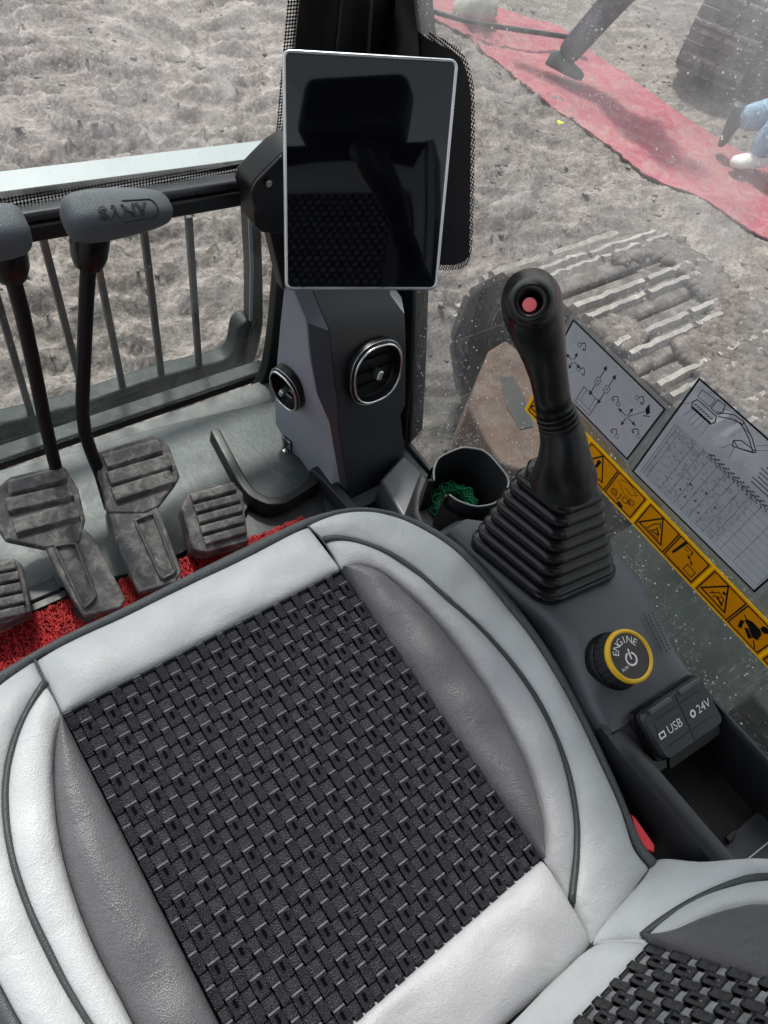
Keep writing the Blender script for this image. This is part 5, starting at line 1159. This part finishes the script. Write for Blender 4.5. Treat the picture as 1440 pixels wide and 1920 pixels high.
    if kind == 'belt':
        fs += [circ(W*.66, H*.78, s*.105, 14), [(W*.28, H*.62), (W*.38, H*.68), (W*.60, H*.68), (W*.70, H*.60), (W*.74, H*.36), (W*.62, H*.30), (W*.40, H*.46), (W*.24, H*.52)], [(W*.18, H*.44), (W*.26, H*.50), (W*.34, H*.24), (W*.26, H*.20)], [(W*.42, H*.42), (W*.64, H*.28), (W*.60, H*.18), (W*.36, H*.34)]]
        ls += [(.0020, [(W*.16, H*.64), (W*.30, H*.56)]), (.0020, [(W*.70, H*.26), (W*.84, H*.10)])]
    return strokes(ls, .001, cellfr(0), .0003) if False else (ls, fs)
kinds = {-3: 'tri1', -2: 'boom', -1: 'tri!', 0: 'boom', 1: 'tri1', 2: 'hammer', 3: 'tri2', 4: 'belt', 5: 'tri3', 6: 'hammer'}
gap = pitch*.035
for k, kd in kinds.items():
    a = c0+k*pitch; W, H = pitch, Hs; pairstart = (k % 2 == 1)
    a0 = a+(gap if k % 2 == 1 else 0); a1 = a+pitch-(gap if k % 2 == 0 else 0)
    if k == -3: a0 = end_px; 
    if a1-a0 < .01: continue
    fr = cellfr(a0); w_ = a1-a0
    lab = obj('warning_label', prism([fr[0]-nS*.0004, fr[0]+us_*w_-nS*.0004, fr[0]+us_*w_+vs*H-nS*.0004, fr[0]+vs*H-nS*.0004], nS*.0003), M['sticker'], wst)
    ls, fs = pict(kd, w_, H); b_ = .0035
    ls = [(.0022, [(b_, b_), (w_-(b_ if k % 2 == 0 else 0), b_), (w_-(b_ if k % 2 == 0 else 0), H-b_), (b_, H-b_), (b_, b_), (b_*1.1, b_)])]+ls
    gs = [strokes(ls, .001, fr, .0002)]+([fillp(fs, fr, .0004)] if fs else [])
    obj('pictogram', join(*gs), M['ink'], lab)
bk_ = (o0+us_*(end_px-.004)-vs*.003, o0+us_*(c0+7*pitch)-vs*.003); obj('strip_backing', prism([bk_[0], bk_[1], bk_[1]+vs*(Hs+.006), bk_[0]+vs*(Hs+.006)], nS*.0002), M['sticker'], wst)
# ================================================================== SEAT
PS = math.radians(4.3); nS_ = np.array([0, -math.sin(PS), math.cos(PS)]); P0S = np.array([0, 0, .5])
def SP(px, py, h=0): return onp(px, py, P0S, nS_)+nS_*h
def SPs(L): return np.array([SP(*q) for q in L])
seat = thing('operator_seat', 'silver and grey leather operator seat with black woven centre panels', 'seat', (.18, .1, .0))
def ruled(name, A, B, mat, parent, nrm_, amp=.007, nu=60, nv=16, seam=.0035, wr=.0012, seed=1, pw=.5, ramp_ends=True, sink=(1, 1)):
    A = resample(A, nu); B = resample(B, nu); w_ = np.linspace(0, 1, nv)
    G = A[:, None]*(1-w_)[None, :, None]+B[:, None]*w_[None, :, None]
    pr = np.sin(math.pi*w_)**pw; u_ = np.linspace(0, 1, nu); eu = np.minimum(1, np.minimum(u_, 1-u_)*14)**.5 if ramp_ends else np.ones(nu)
    ed = np.exp(-np.minimum(w_/max(sink[0], 1e-6) if sink[0] else 9+w_*0, (1-w_)/max(sink[1], 1e-6) if sink[1] else 9+w_*0)*18)
    h = amp*pr[None]*eu[:, None]-seam*ed[None]+1.5*wr*(vnoise(G[..., 0]+seed, G[..., 1]+G[..., 2], 28, seed)-.5)*2*pr[None]+wr*2.6*(vnoise(G[..., 0]*1.3+seed, (G[..., 1]+G[..., 2])*.8, 11, seed+1)-.5)*2*pr[None]
    G = G+nrm_*h[..., None]
    return obj(name, grid(G, nu, nv), mat, parent, smooth=True)
def inset(A, C, d):                     # move curve A by d towards curve C (keeps neighbours from sharing an edge plane)
    return A
arcR = [(606, 1013), (637, 1010), (686, 1022), (734, 1042), (783, 1076), (832, 1122), (880, 1163), (929, 1212), (977, 1270), (1016, 1329), (1050, 1406), (1070, 1470), (1080, 1543), (1079, 1590), (1077, 1630), (1072, 1664), (1070, 1693)]
outR = [(576, 986), (610, 972), (650, 961), (700, 959), (759, 974), (812, 1003), (856, 1034), (909, 1090), (953, 1144), (1002, 1207), (1050, 1285), (1089, 1358), (1133, 1450), (1167, 1523), (1183, 1577), (1198, 1603), (1219, 1625)]
bolR = [(640, 1071), (660, 1062), (690, 1066), (725, 1081), (773, 1120), (822, 1168), (870, 1231), (919, 1299), (958, 1367), (992, 1440), (1011, 1508), (1019, 1562), (1018, 1610)]
wvR = [(640, 1071), (1014, 1610)]
arcL = [(85, 1280), (53, 1331), (29, 1385), (12, 1453), (10, 1530), (24, 1613), (53, 1701), (87, 1774), (126, 1851), (165, 1915), (205, 1975), (262, 2050), (330, 2130)]
bolL = [(118, 1343), (108, 1372), (100, 1420), (99, 1472), (105, 1550), (121, 1628), (151, 1720), (185, 1798), (224, 1871), (248, 1920), (300, 2010), (360, 2090), (440, 2150)]
outL = [(65, 1237), (0, 1281), (-50, 1330), (-85, 1400), (-95, 1480), (-88, 1560), (-70, 1680), (-35, 1785), (0, 1850), (40, 1925), (95, 2010), (150, 2085), (220, 2170)]
wvL = [(118, 1343), (483, 2065)]
frO = [(65, 1237), (130, 1202), (250, 1148), (350, 1098), (450, 1052), (520, 1014), (576, 986)]
wvF = [(118, 1343), (640, 1071)]
A_, B_, C_ = SP(118, 1343), SP(640, 1071), SP(1014, 1610); D_ = A_+C_-B_
crease = SPs([(954, 1917), (998, 1883), (1056, 1839), (1100, 1795), (1112, 1771)])
creaseL = np.array([D_+(crease[0]-D_)*0+np.array([-.10, -.075, -.004])]); 
rearc = np.concatenate([[np.array([D_[0]-.03, crease[0][1]-.003, crease[0][2]])], crease])
sm = lambda L, n=70, it=2: smooth(SPs(L), n, it)
oR, aR, bR, oL, aL, bL, fO = sm(outR), sm(arcR), sm(bolR), sm(outL), sm(arcL), sm(bolL), sm(frO, 60)
# end points of the right outer panel run into the crease
aR2 = np.concatenate([aR, smooth(SPs([(1070, 1693), (1090, 1730), (1112, 1771)]), 12, 1)[1:]])
ruled('side_band', aR2, oR, M['silver'], seat, nS_, .011, 90, 22, wr=.0016, seed=3, sink=(1, .3))
ruled('inner_band', bR, aR, M['silver2'], seat, nS_, .009, 90, 18, wr=.0013, seed=5)
ruled('bolster', np.array([B_+(C_-B_)*t_ for t_ in np.linspace(0, 1, 40)]), bR, M['bolster'], seat, nS_, .012, 90, 18, seam=.005, wr=.0026, seed=7, ramp_ends=False)
ruled('front_band', resample([A_, B_], 60), fO, M['silver'], seat, nS_, .012, 90, 26, seam=.005, wr=.0014, seed=9, sink=(.6, .3))
ruled('rear_band', resample([D_, C_], 40), resample(rearc, 40), M['silver2'], seat, nS_, .010, 70, 22, seam=.005, wr=.0034, seed=11)
# small gusset between rear band and right seam
ruled('rear_gusset', SPs([(1014, 1610), (1070, 1693)]), SPs([(1014, 1610), (1112, 1771)]), M['silver2'], seat, nS_, .0, 8, 4, seam=.003) if False else None
ruled('side_band', oL, aL, M['silver'], seat, nS_, .011, 90, 20, wr=.0016, seed=13, sink=(.3, 1))
ruled('inner_band', aL, bL, M['silver'], seat, nS_, .009, 90, 18, wr=.0013, seed=15)
ruled('bolster', bL, np.array([A_+(D_-A_)*t_ for t_ in np.linspace(0, 1, 40)]), M['bolster'], seat, nS_, .012, 90, 18, seam=.005, wr=.0018, seed=17, ramp_ends=False)
for P_ in (aR, aL): obj('piping', tube(P_+nS_*.0022, .0034, 10), M['piping'], seat, smooth=True)
# dark binding: flat tape round the cushion edge, rolling down
bo = smooth(SPs([(-20, 1275), (0, 1262), (60, 1226), (130, 1188), (240, 1138), (330, 1092), (420, 1047), (520, 998), (580, 970), (640, 954), (691, 951), (749, 962), (807, 986), (856, 1018), (890, 1045), (929, 1088), (977, 1147), (1026, 1215), (1075, 1297), (1123, 1395), (1167, 1492), (1193, 1560), (1205, 1585), (1230, 1612)]), 140, 1)
bi = np.concatenate([fO, oR]); bi = smooth(np.concatenate([SPs([(-12, 1290)]), bi]), 140, 1)
# match each outer point with the nearest inner point further along
left_o = smooth(SPs([(-20, 1275), (-75, 1320), (-108, 1395), (-120, 1480), (-112, 1565), (-92, 1690), (-52, 1800), (20, 1930), (75, 2020), (200, 2190)]), 60, 1)
left_i = resample(oL[3:], 60)
def tape(I, O, n, name, mat):
    I, O = resample(I, n), resample(O, n); c = np.array([.18, .1, .5]); rg = []
    for i, o in zip(I, O):
        d = o-i; dd = nrm(np.array([o[0]-c[0], o[1]-c[1], 0]))
        rg.append([i-nS_*.004, i+nS_*.0012, i*.6+o*.4+nS_*.0035, o+nS_*.0008, o+dd*.004-nS_*.006, o+dd*.003-nS_*.016])
    return obj(name, grid(rg, n, 6), mat, seat, smooth=True)
tape(bi, bo, 150, 'binding', M['binding']); tape(left_i, left_o, 80, 'binding', M['binding'])
# cushion body below: dark foam sides and pan
allo = np.concatenate([left_o[::-1], bo]); bodyr = [allo+np.array([0, 0, -.012]), (allo-[.18, .1, 0])*[.985, .985, 1]+[.18, .1, -.05], (allo-[.18, .1, 0])*[.95, .95, 1]+[.18, .1, -.085], (allo-[.18, .1, 0])*[.80, .80, 1]+[.18, .1, -.095]]
obj('cushion_body', loft([list(r) for r in bodyr], (False, True)), M['plastic_b'], seat, smooth=True, sharp=50)
obj('seat_base', box((.18, .08, .20), (.34, .36, .40)), M['plastic_b'], seat, bevel=.02)
# stitch seams across the front corners
for q in ([(65, 1237), (85, 1280), (118, 1343)], [(576, 986), (606, 1013), (640, 1071)]):
    obj('seam', tube(smooth(SPs(q), 14, 2)+nS_*.001, .0011, 6), M['binding'], seat, smooth=True)
# ---- woven panel: long straps (plain and slotted in turn) over cross straps
def weave(parent, O, U, V_, Nn, ncol, nrow, pu, pv, mA, mK, mL=None, zh=.0030, dark=M['under']):
    """O corner; U across, V_ along; pu = width of one plain+slotted pair, pv = length of one over+under period"""
    W, L = ncol/2*pu, nrow/2*pv; hp = pv/2
    obj('backing', ([O+Nn*-.0045, O+U*W+Nn*-.0045, O+U*W+V_*L+Nn*-.0045, O+V_*L+Nn*-.0045], [(0, 1, 2, 3)]), dark, parent)
    r_ = np.random.default_rng(2)
    for j in range(nrow):                                        # cross straps
        y0 = (j+.5)*hp; wy = hp*.34; rings = []
        for i in range(ncol):
            xc, w2 = colx(i, pu); over = (i+j) % 2 == 0         # long strap on top here
            for s in (-1, 1):
                z = -.0030 if over else .0002
                x = xc+s*w2*(.86 if not over else 1.04); rings.append((x, z))
        rings.sort()
        G = [[O+U*x+V_*(y0+a*wy)+Nn*(z+b) for a, b in ((-1, -.0012), (-1, -.0002), (-.84, .0), (.84, .0), (1, -.0002), (1, -.0012))] for x, z in rings]
        obj('cross_strap', loft(G), mK, parent, smooth=True, sharp=35)
    for i in range(ncol):
        xc, w2 = colx(i, pu); slotted = i % 2 == 1; P = []; jit = r_.normal(0, .0002)
        for j in range(-1, nrow+1):
            if (i+j) % 2: continue
            yc = (j+.5)*hp; e = hp*.64                            # raised half length
            zz = zh*(.9+.25*r_.random())
            for dy, z in ((-e-.0004, -.0034), (-e*.99, -.0004), (-e*.95, zz*.36), (-e*.88, zz*.64), (-e*.79, zz*.90), (-e*.68, zz*1.08), (-e*.60, zz*1.12), (-e*.50, zz*.84), (e*.3, zz*.74), (e*.80, zz*.80), (e*.92, zz*.55), (e*.99, -.0006), (e+.0006, -.0034)):
                y = yc+dy
                if y < .0005: y = .0005
                if y > L-.0005: y = L-.0005
                P.append((y, z))
        G = []
        for y, z in P:
            if slotted and z > 0: zs = -.0006
            else: zs = 0
            G.append([O+U*(xc+jit+a*w2)+V_*y+Nn*(z+b) for a, b in ((-1, -.0014), (-1, -.0003), (-.86, 0), (.86, 0), (1, -.0003), (1, -.0014))])
        st = obj('long_strap', loft(G), mA, parent, smooth=True)
        lp = []
        for j in range(nrow):
            if (i+j) % 2: continue
            yc = (j+.5)*hp-hp*.64*.84; wl = w2*.98; rg_ = []
            for x_ in (-1, -.8, .8, 1):
                hh_ = .0 if abs(x_) == 1 else .0006
                rg_.append([O+U*(xc+x_*wl)+V_*(yc+dy_*hp)+Nn*(zh*.55+dz_+hh_) for dy_, dz_ in ((-.105, -.0006), (-.06, .0010), (.0, .0016), (.055, .0014), (.07, .0004))])
            lp.append(loft(rg_))
        if lp: obj('end_loops', join(*lp), mL, st, smooth=True, kind='stuff')
        if slotted:                                              # slot and stitch bead on every raised length
            gs, gb = [], []
            for j in range(nrow):
                if (i+j) % 2: continue
                yc = (j+.5)*hp; z0 = zh*.90
                o_ = O+U*xc+V_*(yc-hp*.12)+Nn*(z0+.0002)
                gs.append(box(o_, (w2*.50, hp*.50, .0004), (U, V_, Nn)))
                b_ = O+U*(xc+w2*.1)+V_*(yc+hp*.42)+Nn*(z0-.0002); gb.append(box(b_, (.0012, .0012, .0012), (nrm(U+V_), nrm(U-V_), Nn)))
            if gs: obj('slots', join(*gs), dark, st, kind='stuff'); obj('stitch_beads', join(*gb), mK, st, kind='stuff')
def colx(i, pu):
    pr, s = divmod(i, 2); return (pr*pu+pu*.215, pu*.180) if s == 0 else (pr*pu+pu*.715, pu*.252)
Uw = nrm(B_-A_); Vw = nrm(D_-A_); Vw = nrm(Vw-Uw*Uw.dot(Vw)); Ww, Lw = np.linalg.norm(B_-A_), np.linalg.norm(D_-A_)
M['under_seat'] = M['under']
wv = obj('woven_panel', prism([A_-nS_*.010, B_-nS_*.010, C_-nS_*.010, D_-nS_*.010], nS_*.004), M['under'], seat)
weave(wv, A_-nS_*.0015, Uw, Vw, nS_, 28, 24, Ww/14, Lw/12, M['strap'], M['knit'], M['loop'])

HB = .40
# ---- backrest --------------------------------------------------------
TB = math.radians(20); nB = np.array([0, math.cos(TB), math.sin(TB)]); cB = SP(1112, 1771)
def BP(px, py): return onp(px, py, cB, nB)
def BPs(L): return np.array([BP(*q) for q in L])
vB = np.array([0, -math.sin(TB), math.cos(TB)])                     # up the backrest
crB = BPs([(1112, 1771), (1129, 1747), (1168, 1703), (1202, 1654), (1219, 1625)])
o2 = BPs([(1219, 1625), (1245, 1617), (1290, 1624), (1350, 1630), (1440, 1622)]); e_ = o2[-1]; o2 = np.concatenate([o2, [e_+vB*.12+X3*.004, e_+vB*.30-X3*.01, e_+vB*.50-X3*.04]])
a2 = BPs([(1207, 1761), (1225, 1746), (1246, 1730), (1299, 1696), (1372, 1663), (1440, 1644)]); ea = a2[-1]; a2 = np.concatenate([a2, [ea+vB*.12+X3*.0, ea+vB*.30-X3*.015, ea+vB*.48-X3*.04]])
b2 = BPs([(1212, 1769), (1240, 1765), (1275, 1757), (1323, 1727), (1372, 1706), (1440, 1691)]); eb = b2[-1]; b2 = np.concatenate([b2, [eb+vB*.12, eb+vB*.30-X3*.02, eb+vB*(HB-.05)-X3*.05]])
wc0 = BP(1221, 1771); ws = nrm(BP(1440, 1829)-wc0); ws = vB
sB = smooth(o2, 60, 2); aB = smooth(a2, 60, 2); bB = smooth(b2, 60, 2); wB = resample([wc0, wc0+vB*HB], 60)
lowS = smooth(np.concatenate([BPs([(1112, 1771), (1148, 1764), (1180, 1763), (1207, 1761)])]), 12, 1)
outer_in = np.concatenate([lowS, aB[1:]]); outer_out = np.concatenate([crB, sB[1:]])
ruled('back_side_band', outer_in, outer_out, M['silver'], seat, nB, .010, 120, 22, wr=.0016, seed=23, sink=(1, .3))
ruled('back_inner_band', bB, aB, M['silver'], seat, nB, .008, 90, 16, seed=25)
ruled('back_bolster', wB, bB, M['bolster'], seat, nB, .010, 90, 16, seam=.004, seed=27, ramp_ends=False)
obj('piping', tube(aB+nB*.0022, .0036, 10), M['piping'], seat, smooth=True)
Wb = .29; wc1 = wc0-X3*Wb
lb0 = np.concatenate([[np.array([wc1[0]-.06, cB[1]-.0005, cB[2]])], BPs([(954, 1917), (998, 1883), (1056, 1839), (1100, 1795), (1112, 1771)])]); lb0[:, 1:] = cB[1:]+(lb0[:, 1:]-cB[1:])*.0+0
lb1 = np.array([wc1+X3*0, wc0]) ; lbt = np.concatenate([resample(lb1, 30)])
ruled('back_lower_band', resample(lb0, 40), np.concatenate([resample(lb1, 34), lowS[::-1][:6]*0+wc0]) if False else resample([wc1, wc0], 40), M['silver'], seat, nB, .008, 60, 16, seed=29, wr=.001)
ruled('back_lower_corner', resample([lb0[-1], lb0[-1]*.5+wc0*.5, wc0], 12), lowS, M['silver'], seat, nB, .002, 14, 6, seam=.001, wr=0)
wb = obj('back_woven_panel', prism([wc0-nB*.010, wc1-nB*.010, wc1+vB*HB-nB*.010, wc0+vB*HB-nB*.010], nB*.004), M['under'], seat)
weave(wb, wc0-nB*.0015, -X3, vB, nB, 28, 28, Ww/14, HB/14, M['strap_back'], M['knit_back'], M['strap'])
# left half mirrored about the middle of the back, out of view
mid = (wc0[0]+wc1[0])/2; mir = lambda P: np.asarray(P)*np.array([-1, 1, 1])+np.array([2*mid, 0, 0])
ruled('back_side_band', mir(aB), mir(sB), M['silver'], seat, nB, .010, 80, 16, seed=31); ruled('back_inner_band', mir(aB), mir(bB), M['silver'], seat, nB, .008, 80, 12, seed=33); ruled('back_bolster', mir(bB), mir(wB), M['bolster'], seat, nB, .010, 80, 12, seed=35)
obj('back_shell', loft([list(np.concatenate([sB, mir(sB)[::-1]])-nB*z) for z in (.012, .05, .09)]), M['plastic_b'], seat, smooth=True, sharp=40)
tp = np.concatenate([crB, sB[1:30]]); tpo = tp+np.array([.006, .0, .004])
def tape2(P, n):
    P = resample(P, n); rg = []
    for k in range(n):
        t_ = nrm(P[min(k+1, n-1)]-P[max(k-1, 0)]); s_ = nrm(np.cross(t_, nB)); s_ = s_ if s_[0] > -.2 else -s_
        rg.append([P[k]-nB*.003, P[k]+nB*.0015, P[k]+s_*.006+nB*.001, P[k]+s_*.009-nB*.006, P[k]+s_*.006-nB*.02])
    return rg
tq = tape2(sB[:40], 60); obj('back_binding', grid(tq, 60, 5), M['binding'], seat, smooth=True)
tb0 = resample([mir([wc0+vB*HB+X3*.06])[0], wc0+vB*HB+X3*.06], 30); tb1 = np.array([p+vB*(.095-.03*((k-14.5)/14.5)**2)-nB*.01 for k, p in enumerate(tb0)])
ruled('back_top_band', tb0, tb1, M['silver'], seat, nB, .012, 60, 14, seed=41)
hc = (wc0+wc1)/2+vB*(HB+.25)-nB*.05
obj('headrest', box(hc, (.27, .16, .10), (X3, vB, nB)), M['plastic_d'], seat, bevel=.03, seg=4)
for s_ in (-1, 1): obj('headrest_post', tube([hc+X3*.06*s_-vB*.05, hc+X3*.06*s_-vB*.2], .006, 8), M['chrome'], seat, smooth=True)
# deep seam where cushion and back meet
obj('crease_seam', tube(np.concatenate([lb0[1:], crB[1:]])-nB*.001-Z3*.002, .0022, 8), M['seal'], seat, smooth=True)
# red buckle between cushion and console
rb = [onz(*q, .492) for q in [(1184, 1525), (1194, 1535), (1228, 1584), (1228, 1598), (1208, 1592), (1192, 1568)]]
rbt = thing('belt_buckle', 'red plastic belt buckle end wedged between seat and console', 'buckle', np.mean(rb, 0)-Z3*.05)
obj('red_button', prism([p-Z3*.03 for p in rb], (0, 0, .03)), M['red'], rbt, bevel=.0015)
obj('buckle_body', box(np.mean(rb, 0)-Z3*.055, (.022, .04, .05)), M['plastic_b'], rbt, bevel=.003)
